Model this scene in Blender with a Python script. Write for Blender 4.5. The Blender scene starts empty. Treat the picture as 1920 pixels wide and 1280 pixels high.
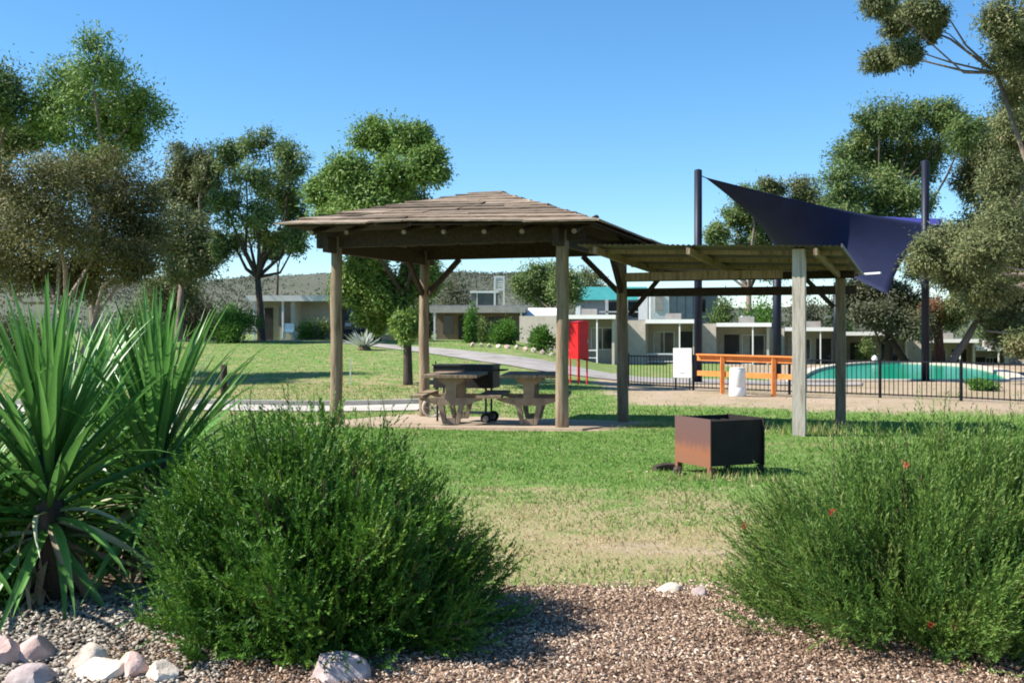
import bpy, math, random
import numpy as np
from mathutils import Vector, Matrix
R = math.radians
random.seed(7)
rng = np.random.default_rng(11)
sc = bpy.context.scene
COL = sc.collection
F = 2000.0      # focal length in pixels of the 1920 px wide photograph
EYE = 1.45
HZ = 620.0      # row of the horizon

# ------------------------------------------------------------------ camera
cam = bpy.data.cameras.new('camera')
cam.sensor_width = 36.0
cam.lens = 36.0 * F / 1920.0
cam.shift_y = -(640 - HZ) / 1920.0
cam.clip_start = 0.1
cam.clip_end = 6000
co = bpy.data.objects.new('camera', cam)
co.location = (0, 0, EYE)
co.rotation_euler = (R(90), 0, 0)
COL.objects.link(co)
sc.camera = co

# ------------------------------------------------------------------ sky and sun
SUN_EL, SUN_AZ = R(44), R(-97)          # azimuth from +Y, clockwise
sdir = Vector((math.sin(SUN_AZ) * math.cos(SUN_EL), math.cos(SUN_AZ) * math.cos(SUN_EL), math.sin(SUN_EL)))
w = bpy.data.worlds.new('World')
sc.world = w
w.use_nodes = True
nt = w.node_tree
bg = nt.nodes['Background']
sky = nt.nodes.new('ShaderNodeTexSky')
sky.sky_type = 'NISHITA'
sky.sun_disc = False
sky.sun_elevation = SUN_EL
sky.sun_rotation = SUN_AZ % (2 * math.pi)
sky.altitude = 300
sky.air_density = 1.0
sky.dust_density = 0.1
sky.ozone_density = 6.0
hsn = nt.nodes.new('ShaderNodeHueSaturation')
hsn.inputs['Saturation'].default_value = 1.15
hsn.inputs['Hue'].default_value = .495
nt.links.new(sky.outputs[0], hsn.inputs['Color'])
nt.links.new(hsn.outputs[0], bg.inputs[0])
bg.inputs[1].default_value = 0.10
sl = bpy.data.lights.new('sun', 'SUN')
sl.energy = 5.0
sl.angle = R(0.5)
sl.color = (1.0, 0.955, 0.88)
so = bpy.data.objects.new('sun', sl)
so.rotation_euler = sdir.to_track_quat('Z', 'Y').to_euler()
so.location = (-20, -10, 30)
COL.objects.link(so)
vs = sc.view_settings
vs.view_transform = 'Standard'
vs.look = 'None'
vs.exposure = 1.0
vs.gamma = 1.0
sc.cycles.filter_width = 1.9
sc.cycles.max_bounces = 6
sc.cycles.diffuse_bounces = 3
sc.cycles.transparent_max_bounces = 6


# ------------------------------------------------------------------ terrain
def sst(a, b, x):
    t = np.clip((x - a) / (b - a), 0, 1)
    return t * t * (3 - 2 * t)


_PY = [-50, 4, 15.4, 17, 18.6, 20.3, 24, 28, 35, 45, 60, 100, 3000]
_PZ = [0, 0, 0, -.08, -.2, -.24, -.24, -.22, -.24, -.28, -.40, -.6, -.6]


def gz(x, y):
    b = np.interp(y, _PY, _PZ)
    left = sst(5.5, -0.5, x) * sst(24, 60, y) * 1.30
    right = sst(11, 17, x) * sst(58, 66, y) * -0.75
    bump = 0.025 * np.sin(x * 0.9 + y * 0.35) * np.sin(y * 0.55 - x * 0.2) * sst(7, 10, y)
    return b + left + right + bump


def GZ(x, y):
    return float(gz(x, y))


def P(px, py, D):
    return Vector(((px - 960) / F * D, D, EYE - (py - HZ) / F * D))


def G(px, D):
    x = (px - 960) / F * D
    return Vector((x, D, GZ(x, D)))


# ------------------------------------------------------------------ material helpers
def new_mat(name):
    m = bpy.data.materials.new(name)
    m.use_nodes = True
    n = m.node_tree
    return m, n, n.nodes['Principled BSDF']


def noise_node(n, scale, detail=5, rough=.6, vec=None, stretch=None):
    t = n.nodes.new('ShaderNodeTexNoise')
    t.inputs['Scale'].default_value = scale
    t.inputs['Detail'].default_value = detail
    t.inputs['Roughness'].default_value = rough
    if vec is None:
        tc = n.nodes.new('ShaderNodeTexCoord')
        vec = tc.outputs['Object']
    if stretch:
        mp = n.nodes.new('ShaderNodeMapping')
        mp.inputs['Scale'].default_value = stretch
        n.links.new(vec, mp.inputs['Vector'])
        vec = mp.outputs['Vector']
    n.links.new(vec, t.inputs['Vector'])
    return t


def ramp(n, fac, stops):
    r = n.nodes.new('ShaderNodeValToRGB')
    e = r.color_ramp.elements
    while len(e) < len(stops):
        e.new(.5)
    for k, (p, c) in enumerate(stops):
        e[k].position = p
        e[k].color = (*c, 1)
    n.links.new(fac, r.inputs[0])
    return r


def pm(name, c1, c2, scale=4, rough=.8, bump=.0, stretch=None, metal=0, c3=None, per_obj=0, spec=.3, bscale=None):
    m, n, b = new_mat(name)
    t = noise_node(n, scale, stretch=stretch)
    if c3 is None:
        st = [(.3, c1), (.7, c2)]
    else:
        st = [(.28, c1), (.5, c2), (.72, c3)]
    r = ramp(n, t.outputs['Fac'], st)
    colr = r.outputs[0]
    if per_obj:
        oi = n.nodes.new('ShaderNodeObjectInfo')
        hs = n.nodes.new('ShaderNodeHueSaturation')
        mr = n.nodes.new('ShaderNodeMapRange')
        mr.inputs['To Min'].default_value = 1 - per_obj
        mr.inputs['To Max'].default_value = 1 + per_obj
        n.links.new(oi.outputs['Random'], mr.inputs['Value'])
        n.links.new(mr.outputs[0], hs.inputs['Value'])
        n.links.new(colr, hs.inputs['Color'])
        colr = hs.outputs[0]
    n.links.new(colr, b.inputs['Base Color'])
    b.inputs['Roughness'].default_value = rough
    b.inputs['Metallic'].default_value = metal
    b.inputs['Specular IOR Level'].default_value = spec
    if bump:
        t2 = noise_node(n, bscale or scale * 3, stretch=stretch)
        bp = n.nodes.new('ShaderNodeBump')
        bp.inputs['Strength'].default_value = bump
        bp.inputs['Distance'].default_value = .02
        n.links.new(t2.outputs['Fac'], bp.inputs['Height'])
        n.links.new(bp.outputs[0], b.inputs['Normal'])
    return m


def leaf_mat(name, stops, transl=.3, rough=.55, spec=.25):
    m, n, b = new_mat(name)
    a = n.nodes.new('ShaderNodeAttribute')
    a.attribute_name = 'rnd'
    r = ramp(n, a.outputs['Fac'], stops)
    n.links.new(r.outputs[0], b.inputs['Base Color'])
    b.inputs['Roughness'].default_value = rough
    b.inputs['Specular IOR Level'].default_value = spec
    tr = n.nodes.new('ShaderNodeBsdfTranslucent')
    n.links.new(r.outputs[0], tr.inputs[0])
    mx = n.nodes.new('ShaderNodeMixShader')
    mx.inputs[0].default_value = transl
    out = n.nodes['Material Output']
    n.links.new(b.outputs[0], mx.inputs[1])
    n.links.new(tr.outputs[0], mx.inputs[2])
    n.links.new(mx.outputs[0], out.inputs['Surface'])
    return m


M = {}
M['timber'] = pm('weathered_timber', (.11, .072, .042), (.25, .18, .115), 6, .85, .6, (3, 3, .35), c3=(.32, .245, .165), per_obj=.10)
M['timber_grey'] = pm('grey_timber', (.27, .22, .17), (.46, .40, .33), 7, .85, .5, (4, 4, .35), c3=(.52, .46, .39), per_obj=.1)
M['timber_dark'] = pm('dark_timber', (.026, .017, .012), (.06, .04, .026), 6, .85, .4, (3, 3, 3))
M['roofboard'] = pm('roof_board', (.105, .074, .052), (.225, .168, .12), 5, .85, .5, (.9, 6, 6), c3=(.36, .285, .215), per_obj=.42)
M['sheet'] = pm('galvanised_sheet', (.085, .072, .060), (.145, .124, .102), 2, .6, 0, metal=.05)
M['rust'] = None
M['steel_black'] = pm('black_steel', (.012, .011, .011), (.03, .026, .024), 6, .6, .2)
M['concrete'] = pm('concrete', (.34, .29, .23), (.50, .44, .36), 5, .9, .3, c3=(.56, .49, .40))
M['stone_leg'] = pm('picnic_concrete', (.17, .125, .085), (.30, .23, .16), 6, .9, .4)
M['slab'] = pm('dusty_slab', (.25, .18, .12), (.38, .29, .20), 3, .9, .3, c3=(.42, .34, .25))
M['path'] = pm('path_concrete', (.36, .32, .27), (.50, .46, .40), 2.5, .9, .2)
M['asphalt'] = pm('driveway_gravel', (.20, .175, .155), (.30, .27, .245), 1.2, .95, .3, c3=(.36, .325, .295))
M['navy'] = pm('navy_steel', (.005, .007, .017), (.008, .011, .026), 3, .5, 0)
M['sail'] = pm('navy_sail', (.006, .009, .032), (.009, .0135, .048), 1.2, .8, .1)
M['sail_sunlit'] = pm('sunlit_blue_sail', (.028, .03, .17), (.036, .04, .22), 1.2, .8, .1)  # brighter copy of the sail colour, with the sunlit top face painted in
M['black_fence'] = pm('black_paint', (.006, .006, .008), (.012, .012, .016), 5, .45)
M['white'] = pm('white_paint', (.70, .69, .66), (.82, .81, .78), 3, .6)
M['white_plastic'] = pm('white_plastic', (.72, .70, .66), (.84, .82, .78), 6, .45)
M['orange'] = pm('orange_paint', (.62, .17, .035), (.78, .27, .07), 5, .6, .1)
M['red'] = pm('red_paint', (.50, .010, .012), (.62, .016, .016), 4, .45)
M['brick_beige'] = pm('beige_render', (.44, .385, .31), (.54, .475, .39), 3, .9, .2)
M['brick_brown'] = pm('brown_brick', (.20, .145, .105), (.29, .22, .17), 9, .9, .3)
M['grey_clad'] = pm('grey_cladding', (.24, .26, .28), (.33, .35, .37), 2, .6)
M['teal_roof'] = pm('teal_roof', (.03, .20, .19), (.06, .27, .25), 1.5, .5)
M['roof_grey'] = pm('grey_roof', (.09, .09, .095), (.15, .15, .155), 2, .6)
M['darkroom'] = pm('dark_door_and_shade', (.035, .032, .03), (.06, .055, .05), 3, .7)  # doors, and the shade painted over the garage opening
M['glass'] = pm('window_glass', (.02, .025, .03), (.03, .035, .04), 2, .08, spec=.5)
M['fascia'] = pm('white_fascia', (.74, .72, .68), (.82, .80, .76), 2, .6)
M['bark'] = pm('gum_bark', (.10, .075, .055), (.24, .19, .15), 5, .9, .6, (4, 4, .6))
M['bark_dark'] = pm('dark_bark', (.035, .027, .02), (.085, .065, .05), 5, .9, .6, (4, 4, .6))
M['bark_red'] = pm('red_bark', (.05, .025, .018), (.11, .05, .035), 5, .9, .6, (4, 4, .6))
M['bark_pale'] = pm('pale_bark', (.22, .17, .14), (.40, .33, .28), 5, .9, .6, (4, 4, .6))
M['rubber'] = pm('rubber', (.012, .012, .012), (.02, .02, .02), 5, .8)
M['rim'] = pm('wheel_rim', (.25, .25, .25), (.36, .36, .36), 5, .5, metal=.3)
M['carpaint'] = pm('dark_car_paint', (.012, .014, .020), (.016, .019, .026), 2, .22, spec=.5)
M['stake'] = pm('pale_stake', (.55, .62, .42), (.66, .70, .52), 3, .7)
M['rock_pink'] = pm('pink_rock', (.34, .21, .18), (.52, .37, .32), 7, .9, .7, c3=(.60, .48, .42), bscale=14)
M['rock_cream'] = pm('cream_rock', (.46, .36, .27), (.64, .53, .42), 6, .9, .7, c3=(.70, .61, .50), bscale=14)
M['rock_grey'] = pm('grey_rock', (.26, .20, .18), (.40, .32, .30), 7, .9, .7, c3=(.48, .42, .39), bscale=14)
M['hill'] = pm('scrub_hill', (.060, .068, .042), (.085, .09, .058), .02, .95, c3=(.11, .108, .078))
M['plastic_blue'] = pm('pale_blue_plastic', (.22, .36, .44), (.30, .44, .52), 4, .5)
M['stem'] = pm('shrub_stem', (.09, .06, .04), (.17, .12, .08), 8, .9)

# rusty fire box: rust tone grows out of the lower plate
m, n, b = new_mat('rusty_plate')
tc = n.nodes.new('ShaderNodeTexCoord')
sp = n.nodes.new('ShaderNodeSeparateXYZ')
n.links.new(tc.outputs['Object'], sp.inputs[0])
ns = noise_node(n, 9, stretch=(6, 6, .8))
ma = n.nodes.new('ShaderNodeMath'); ma.operation = 'MULTIPLY_ADD'
n.links.new(ns.outputs['Fac'], ma.inputs[0]); ma.inputs[1].default_value = -.34
n.links.new(sp.outputs['Z'], ma.inputs[2])
rr = ramp(n, ma.outputs[0], [(0.0, (.20, .078, .035)), (.07, (.22, .078, .032)), (.15, (.115, .050, .038)), (.5, (.10, .054, .048))])
n.links.new(rr.outputs[0], b.inputs['Base Color'])
b.inputs['Roughness'].default_value = .8
M['rust'] = m
M['soot_shade'] = pm('shaded_sooty_plate', (.012, .010, .009), (.026, .018, .014), 5, .8, .2)  # near-black tone also puts the shade of the unlit faces into the plates

# ground: zones come from attributes on the sheet, broken up with noise
m, n, b = new_mat('lawn_ground')
tc = n.nodes.new('ShaderNodeTexCoord')
gob = tc.outputs['Object']
n1 = noise_node(n, .55, 6, .65, gob, (1, .8, 1))
n2 = noise_node(n, 7, 6, .7, gob, (1, .6, 1))
n3 = noise_node(n, 45, 4, .7, gob, (1, .55, 1))
n4 = noise_node(n, 1.6, 6, .7, gob)
green = ramp(n, n2.outputs['Fac'], [(.25, (.085, .14, .035)), (.5, (.145, .225, .055)), (.75, (.21, .27, .09))])
straw = ramp(n, n2.outputs['Fac'], [(.3, (.25, .21, .10)), (.7, (.38, .31, .17))])
dirtA = ramp(n, n3.outputs['Fac'], [(.3, (.27, .19, .125)), (.5, (.40, .30, .21)), (.72, (.52, .43, .33))])
dirtB = ramp(n, n2.outputs['Fac'], [(.3, (.22, .17, .10)), (.7, (.40, .32, .20))])


def attr(n, nm):
    a = n.nodes.new('ShaderNodeAttribute'); a.attribute_name = nm
    return a.outputs['Fac']


def mask(n, a, nz, gain):
    # smooth threshold of attribute + noise
    s = n.nodes.new('ShaderNodeMath'); s.operation = 'SUBTRACT'
    n.links.new(nz, s.inputs[0]); s.inputs[1].default_value = .5
    k = n.nodes.new('ShaderNodeMath'); k.operation = 'MULTIPLY_ADD'
    n.links.new(s.outputs[0], k.inputs[0]); k.inputs[1].default_value = gain
    n.links.new(a, k.inputs[2])
    r = n.nodes.new('ShaderNodeMapRange')
    r.interpolation_type = 'SMOOTHSTEP'
    r.inputs['From Min'].default_value = .35
    r.inputs['From Max'].default_value = .65
    n.links.new(k.outputs[0], r.inputs['Value'])
    return r.outputs[0]


def mixc(n, f, a, b_):
    x = n.nodes.new('ShaderNodeMix'); x.data_type = 'RGBA'
    n.links.new(f, x.inputs['Factor'])
    n.links.new(a, x.inputs['A']); n.links.new(b_, x.inputs['B'])
    return x.outputs['Result']


c = mixc(n, mask(n, attr(n, 'dry'), n4.outputs['Fac'], 1.6), green.outputs[0], straw.outputs[0])
dmix = ramp(n, n1.outputs['Fac'], [(.42, (0, 0, 0)), (.62, (1, 1, 1))])
dirtc = mixc(n, dmix.outputs[0], dirtA.outputs[0], dirtB.outputs[0])
c = mixc(n, mask(n, attr(n, 'dirt'), n4.outputs['Fac'], 1.3), c, dirtc)
n.links.new(c, b.inputs['Base Color'])
b.inputs['Roughness'].default_value = .95
b.inputs['Specular IOR Level'].default_value = .1
bp = n.nodes.new('ShaderNodeBump'); bp.inputs['Strength'].default_value = .7; bp.inputs['Distance'].default_value = .03
n.links.new(n3.outputs['Fac'], bp.inputs['Height']); n.links.new(bp.outputs[0], b.inputs['Normal'])
M['ground'] = m
M['mulch'] = pm('mulch_base', (.08, .05, .032), (.19, .12, .08), 28, .95, .9, c3=(.29, .20, .14), bscale=60)
M['chips'] = leaf_mat('wood_chips', [(0, (.075, .043, .028)), (.3, (.25, .158, .105)), (.65, (.42, .30, .21)), (1, (.62, .50, .39))], 0, .9, .1)
M['grit'] = leaf_mat('gravel_bits', [(0, (.12, .10, .08)), (.4, (.28, .24, .19)), (1, (.50, .45, .38))], 0, .9, .1)
M['blade'] = leaf_mat('grass_blade', [(0, (0.0680, 0.1620, 0.0267)), (.4, (0.1361, 0.2700, 0.0475)), (.62, (0.2268, 0.3240, 0.0891)), (.8, (0.4082, 0.3240, 0.1485)), (1, (0.6048, 0.4320, 0.2673))], .3, .7, .1)
# leaves
M['gum'] = leaf_mat('gum_leaf', [(0, (0.0461, 0.0815, 0.0268)), (.5, (0.1152, 0.1803, 0.0477)), (.85, (0.2057, 0.2587, 0.0745)), (1, (0.3293, 0.3136, 0.1341))], .28)
M['gum_bright'] = leaf_mat('bright_gum_leaf', [(0, (0.0577, 0.1176, 0.0238)), (.5, (0.1400, 0.2352, 0.0447)), (.85, (0.2305, 0.3293, 0.0670)), (1, (0.3293, 0.3763, 0.1043))], .3)
M['gum_grey'] = leaf_mat('grey_gum_leaf', [(0, (.055, .075, .03)), (.5, (.14, .165, .062)), (.85, (.225, .235, .095)), (1, (.34, .27, .15))], .28)
M['olive'] = leaf_mat('olive_leaf', [(0, (.055, .056, .02)), (.4, (.125, .122, .04)), (.75, (.195, .20, .055)), (1, (.27, .20, .085))], .25)
M['dull'] = leaf_mat('dull_leaf', [(0, (0.0345, 0.0414, 0.0230)), (.5, (0.0805, 0.0897, 0.0437)), (1, (0.1495, 0.1380, 0.0690))], .22)
M['hedge'] = leaf_mat('hedge_leaf', [(0, (0.0345, 0.0920, 0.0138)), (.5, (0.0805, 0.1898, 0.0230)), (1, (0.1495, 0.2645, 0.0460))], .3)
M['bush'] = leaf_mat('bush_needle', [(0, (.022, .070, .009)), (.4, (.058, .155, .016)), (.75, (.115, .235, .024)), (1, (.24, .30, .055))], .2, .5)
M['bush2'] = leaf_mat('feathery_needle', [(0, (.034, .082, .016)), (.4, (.082, .165, .028)), (.75, (.15, .24, .045)), (1, (.25, .26, .085))], .22, .5)
M['redflower'] = leaf_mat('red_flower', [(0, (.30, .03, .02)), (1, (.50, .10, .06))], .2)
M['redtip'] = leaf_mat('red_tip_leaf', [(0, (.10, .12, .04)), (.4, (.20, .09, .045)), (1, (.33, .12, .075))], .25)
M['scrub'] = leaf_mat('scrub_leaf', [(0, (.045, .055, .03)), (.5, (.068, .078, .045)), (1, (.095, .10, .065))], .2)
M['pale_agave'] = leaf_mat('pale_agave_leaf', [(0, (.30, .32, .26)), (1, (.55, .56, .48))], .15)


def yucca_mat(name, c1, c2, rough, transl):
    m, n, b = new_mat(name)
    oi = n.nodes.new('ShaderNodeObjectInfo')
    t = noise_node(n, 12, stretch=(8, 8, 1))
    ad = n.nodes.new('ShaderNodeMath'); ad.operation = 'MULTIPLY_ADD'
    n.links.new(t.outputs['Fac'], ad.inputs[0]); ad.inputs[1].default_value = .5
    n.links.new(oi.outputs['Random'], ad.inputs[2])
    r = ramp(n, ad.outputs[0], [(.2, c1), (1.2 / 1.5, c2)])
    n.links.new(r.outputs[0], b.inputs['Base Color'])
    b.inputs['Roughness'].default_value = rough
    tr = n.nodes.new('ShaderNodeBsdfTranslucent'); n.links.new(r.outputs[0], tr.inputs[0])
    mx = n.nodes.new('ShaderNodeMixShader'); mx.inputs[0].default_value = transl
    n.links.new(b.outputs[0], mx.inputs[1]); n.links.new(tr.outputs[0], mx.inputs[2])
    n.links.new(mx.outputs[0], n.nodes['Material Output'].inputs['Surface'])
    return m


M['yucca'] = yucca_mat('yucca_leaf', (.028, .105, .018), (.14, .32, .07), .36, .32)
M['yucca_dead'] = yucca_mat('dead_yucca_leaf', (.07, .045, .028), (.36, .28, .18), .7, .15)
M['yucca_pale'] = yucca_mat('fading_yucca_leaf', (.20, .22, .07), (.42, .44, .25), .45, .25)

# pool water
m, n, b = new_mat('pool_water')
b.inputs['Base Color'].default_value = (.004, .235, .135, 1)
b.inputs['Roughness'].default_value = .2
b.inputs['IOR'].default_value = 1.33
b.inputs['Specular IOR Level'].default_value = .05
t = noise_node(n, 1.6, 3, stretch=(1, 2.2, 1))
bp = n.nodes.new('ShaderNodeBump'); bp.inputs['Strength'].default_value = .12; bp.inputs['Distance'].default_value = .1
n.links.new(t.outputs['Fac'], bp.inputs['Height']); n.links.new(bp.outputs[0], b.inputs['Normal'])
M['water'] = m


# ------------------------------------------------------------------ object helpers
def link(o, parent=None):
    COL.objects.link(o)
    if parent is not None:
        o.parent = parent
    return o


def tag(o, label, cat, group=None, kind=None):
    o['label'] = label
    o['category'] = cat
    if group:
        o['group'] = group
    if kind:
        o['kind'] = kind
    return o


def thing(name, label, cat, loc=(0, 0, 0), rz=0, group=None):
    o = bpy.data.objects.new(name, None)
    o.empty_display_size = .2
    o.location = loc
    o.rotation_euler = (0, 0, rz)
    link(o)
    return tag(o, label, cat, group)


class MB:
    def __init__(s):
        s.v = []; s.f = []

    def add(s, v, f):
        k = len(s.v)
        s.v += [tuple(p) for p in v]
        s.f += [tuple(i + k for i in q) for q in f]
        return s

    def box(s, x0, x1, y0, y1, z0, z1, mat=None):
        v = [Vector(p) for p in ((x0, y0, z0), (x1, y0, z0), (x1, y1, z0), (x0, y1, z0), (x0, y0, z1), (x1, y0, z1), (x1, y1, z1), (x0, y1, z1))]
        if mat is not None:
            v = [mat @ p for p in v]
        return s.add(v, BOXF)

    def bar(s, a, b, w, h, up=(0, 0, 1)):
        a = Vector(a); b = Vector(b)
        d = (b - a).normalized(); u = Vector(up)
        sd = d.cross(u)
        if sd.length < 1e-4:
            sd = d.cross(Vector((0, 1, 0)))
        sd.normalize(); u = sd.cross(d)
        v = []
        for p in (a, b):
            for i, j in ((-1, -1), (1, -1), (1, 1), (-1, 1)):
                v.append(p + sd * (i * w / 2) + u * (j * h / 2))
        return s.add(v, [(0, 1, 2, 3), (7, 6, 5, 4), (0, 4, 5, 1), (1, 5, 6, 2), (2, 6, 7, 3), (3, 7, 4, 0)])

    def tube(s, pts, rad, n=8, cap=True):
        pts = [Vector(p) for p in pts]
        if not hasattr(rad, '__len__'):
            rad = [rad] * len(pts)
        v = []; f = []
        ref = Vector((.31, .95, .05))
        for i, p in enumerate(pts):
            d = (pts[min(i + 1, len(pts) - 1)] - pts[max(i - 1, 0)]).normalized()
            if abs(d.dot(ref)) > .95:
                ref = Vector((.9, .1, .4))
            a = d.cross(ref).normalized(); b_ = d.cross(a)
            for k in range(n):
                t = 2 * math.pi * k / n
                v.append(p + (a * math.cos(t) + b_ * math.sin(t)) * rad[i])
        for i in range(len(pts) - 1):
            for k in range(n):
                f.append((i * n + k, i * n + (k + 1) % n, (i + 1) * n + (k + 1) % n, (i + 1) * n + k))
        if cap:
            f.append(tuple(range(n))[::-1]); f.append(tuple(range((len(pts) - 1) * n, len(pts) * n)))
        return s.add(v, f)

    def prism(s, prof, y0, y1, axis='y'):
        """polygon in (x, z) pushed along y (or polygon in (x,y) along z)"""
        k = len(prof)
        if axis == 'y':
            v = [(p[0], y0, p[1]) for p in prof] + [(p[0], y1, p[1]) for p in prof]
        elif axis == 'x':
            v = [(y0, p[0], p[1]) for p in prof] + [(y1, p[0], p[1]) for p in prof]
        else:
            v = [(p[0], p[1], y0) for p in prof] + [(p[0], p[1], y1) for p in prof]
        f = [tuple(range(k)), tuple(range(2 * k - 1, k - 1, -1))]
        f += [(i, i + k, (i + 1) % k + k, (i + 1) % k) for i in range(k)]
        return s.add(v, f)

    def lathe(s, prof, n=20, c=(0, 0, 0)):
        v = []; f = []
        for r, z in prof:
            for k in range(n):
                t = 2 * math.pi * k / n
                v.append((c[0] + r * math.cos(t), c[1] + r * math.sin(t), c[2] + z))
        for i in range(len(prof) - 1):
            for k in range(n):
                f.append((i * n + k, i * n + (k + 1) % n, (i + 1) * n + (k + 1) % n, (i + 1) * n + k))
        f.append(tuple(range(n))[::-1]); f.append(tuple(range((len(prof) - 1) * n, len(prof) * n)))
        return s.add(v, f)

    def mesh(s, name, mat, smooth=False):
        me = bpy.data.meshes.new(name)
        me.from_pydata(s.v, [], s.f)
        me.materials.append(mat)
        if smooth:
            me.polygons.foreach_set('use_smooth', [True] * len(me.polygons))
        me.update()
        return me

    def build(s, name, mat, parent=None, smooth=False, loc=None):
        o = bpy.data.objects.new(name, s.mesh(name, mat, smooth))
        if loc is not None:
            o.location = loc
        return link(o, parent)


BOXF = [(0, 3, 2, 1), (4, 5, 6, 7), (0, 1, 5, 4), (1, 2, 6, 5), (2, 3, 7, 6), (3, 0, 4, 7)]


def struct(o):
    o['kind'] = 'structure'
    return o


def np_mesh(name, verts, loops, nper, mat, rnd=None, parent=None, smooth=False):
    """verts (N,3); loops flat index array; every face has nper corners"""
    me = bpy.data.meshes.new(name)
    me.vertices.add(len(verts))
    me.vertices.foreach_set('co', np.ascontiguousarray(verts, dtype=np.float32).ravel())
    nf = len(loops) // nper
    me.loops.add(len(loops))
    me.loops.foreach_set('vertex_index', np.ascontiguousarray(loops, dtype=np.int32))
    me.polygons.add(nf)
    me.polygons.foreach_set('loop_start', np.arange(nf, dtype=np.int32) * nper)
    me.materials.append(mat)
    if rnd is not None:
        a = me.attributes.new('rnd', 'FLOAT', 'FACE')
        a.data.foreach_set('value', np.ascontiguousarray(rnd, dtype=np.float32))
    me.update(calc_edges=True)
    if smooth:
        me.polygons.foreach_set('use_smooth', np.ones(nf, dtype=bool))
    return link(bpy.data.objects.new(name, me), parent)


def norm(a):
    return a / np.maximum(np.linalg.norm(a, axis=1, keepdims=True), 1e-9)


def leaves(name, c, d, L, W, rnd, mat, parent=None, droop=0.0, nref=None):
    """kite-shaped leaves: base c, direction d, length L, width W"""
    N = len(c)
    d = norm(d)
    if nref is None:
        nref = rng.normal(size=(N, 3))
        s = norm(np.cross(d, nref))
    else:
        s = norm(np.cross(norm(nref + rng.normal(size=(N, 3)) * .42), d))
    L = np.broadcast_to(np.asarray(L, dtype=float), (N,))[:, None]
    W = np.broadcast_to(np.asarray(W, dtype=float), (N,))[:, None]
    mid = c + d * L * .45
    tip = c + d * L
    tip = tip - np.array([0, 0, 1.0]) * droop * L
    v = np.stack([c, mid + s * W / 2, tip, mid - s * W / 2], 1).reshape(-1, 3)
    return np_mesh(name, v, np.arange(4 * N), 4, mat, rnd, parent)


def ball(N, lo=0.0):
    d = norm(rng.normal(size=(N, 3)))
    r = (lo ** 3 + (1 - lo ** 3) * rng.random((N, 1))) ** (1 / 3)
    return d * r


def tree(name, label, cat, base, blobs, lmat, bmat, leafL=.2, leafW=.07, per=150, trunk_r=.16, droop=.5, dens=1.0,
         group=None, lean=None, fork=.45, sub=.42, up=.15, depth=.9, trunks=None):
    """blobs: (px, py, rx, ry, D) in pixels of the photograph at distance D -> real ellipsoids"""
    base = Vector(base)
    root = thing(name, label, cat, base, 0, group)
    C = []
    for bl in blobs:
        px, py, rx, ry, D = bl
        c = P(px, py, D) - base
        sx = rx / F * D; sz = ry / F * D
        C.append((c, sx, (sx + sz) / 2 * depth, sz))
    cl = []; dl = []; rl = []; nl = []
    limbs = MB()
    tops = sum((c for c, *_ in C), Vector()) / len(C)
    zlow = min(c.z - sz for c, _, _, sz in C)
    forkp = Vector((tops.x * .35, tops.y * .3, max(zlow * .9, tops.z * fork)))
    if lean is not None:
        forkp = Vector(lean)
    mid = forkp * .5 + Vector((random.uniform(-.1, .1) * forkp.z * .2, 0, 0))
    tr = MB()
    if trunks is None:
        tr.tube([(0, 0, -.3), (0, 0, .15), mid, forkp], [trunk_r * 1.35, trunk_r * 1.1, trunk_r * .9, trunk_r * .72], 10)
        tr.build('trunk', bmat, root, True)
        starts = [forkp]
    else:
        starts = []
        for (tx, ty, r) in trunks:
            e = Vector((tx * 1.0, ty, forkp.z * random.uniform(.8, 1.1)))
            t = MB().tube([(tx * .25, ty * .3, -.3), (tx * .45, ty * .5, e.z * .45), e], [r * 1.3, r, r * .7], 8)
            t.build('trunk', bmat, root, True)
            starts.append(e)
    for (c, sx, sy, sz) in C:
        st = min(starts, key=lambda q: (q - c).length)
        ln_ = (c - st).length
        a = st.lerp(c, random.uniform(.35, .6)) + Vector((random.uniform(-.1, .1), random.uniform(-.1, .1), random.uniform(-.22, .06))) * ln_
        rr_ = trunk_r * random.uniform(.35, .55)
        a2 = a.lerp(c, .55) + Vector((random.uniform(-.06, .06), random.uniform(-.06, .06), random.uniform(-.02, .08))) * ln_
        limbs.tube([st, a, a2, c], [rr_ * 1.2, rr_ * .85, rr_ * .6, rr_ * .35], 6, False)
        mean = (sx + sz) / 2
        ns = max(6, int(dens * 24 * (sx * sz / mean ** 2)))
        pts = ball(ns, .25) * np.array([sx, sy, sz]) * rng.uniform(.82, 1.18, (ns, 1))
        for q in pts:
            qv = Vector(q) + c
            limbs.tube([c, (c + qv) / 2 + Vector((0, 0, -.05 * mean)), qv], [rr_ * .38, rr_ * .25, rr_ * .08], 4, False)
            k = int(per * 1.3 * random.uniform(.6, 1.3))
            r_s = sub * mean * random.uniform(.6, 1.5)
            g = rng.normal(size=(k, 3)) * np.array([1, 1, .8]) * r_s * .62
            cl.append(np.array(qv)[None] + g)
            dd = norm(rng.normal(size=(k, 3))) + norm(g) * .6
            dd[:, 2] += -droop + up * 0
            dl.append(dd)
            nl.append(norm(g) + .55 * np.array((qv - tops).normalized())[None] + np.array([0, 0, .45]))
            tone = rng.normal(.48, .14)
            rl.append(np.clip(rng.normal(tone, .17, k), 0, 1))
    limbs.build('limbs', bmat, root, True)
    cl = np.concatenate(cl); dl = np.concatenate(dl); rl = np.concatenate(rl)
    k = len(cl)
    leaves('crown', cl, dl, leafL * .86 * rng.uniform(.6, 1.35, k), leafW * .88 * rng.uniform(.7, 1.3, k), rl, lmat, root, nref=np.concatenate(nl))
    return root


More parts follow.
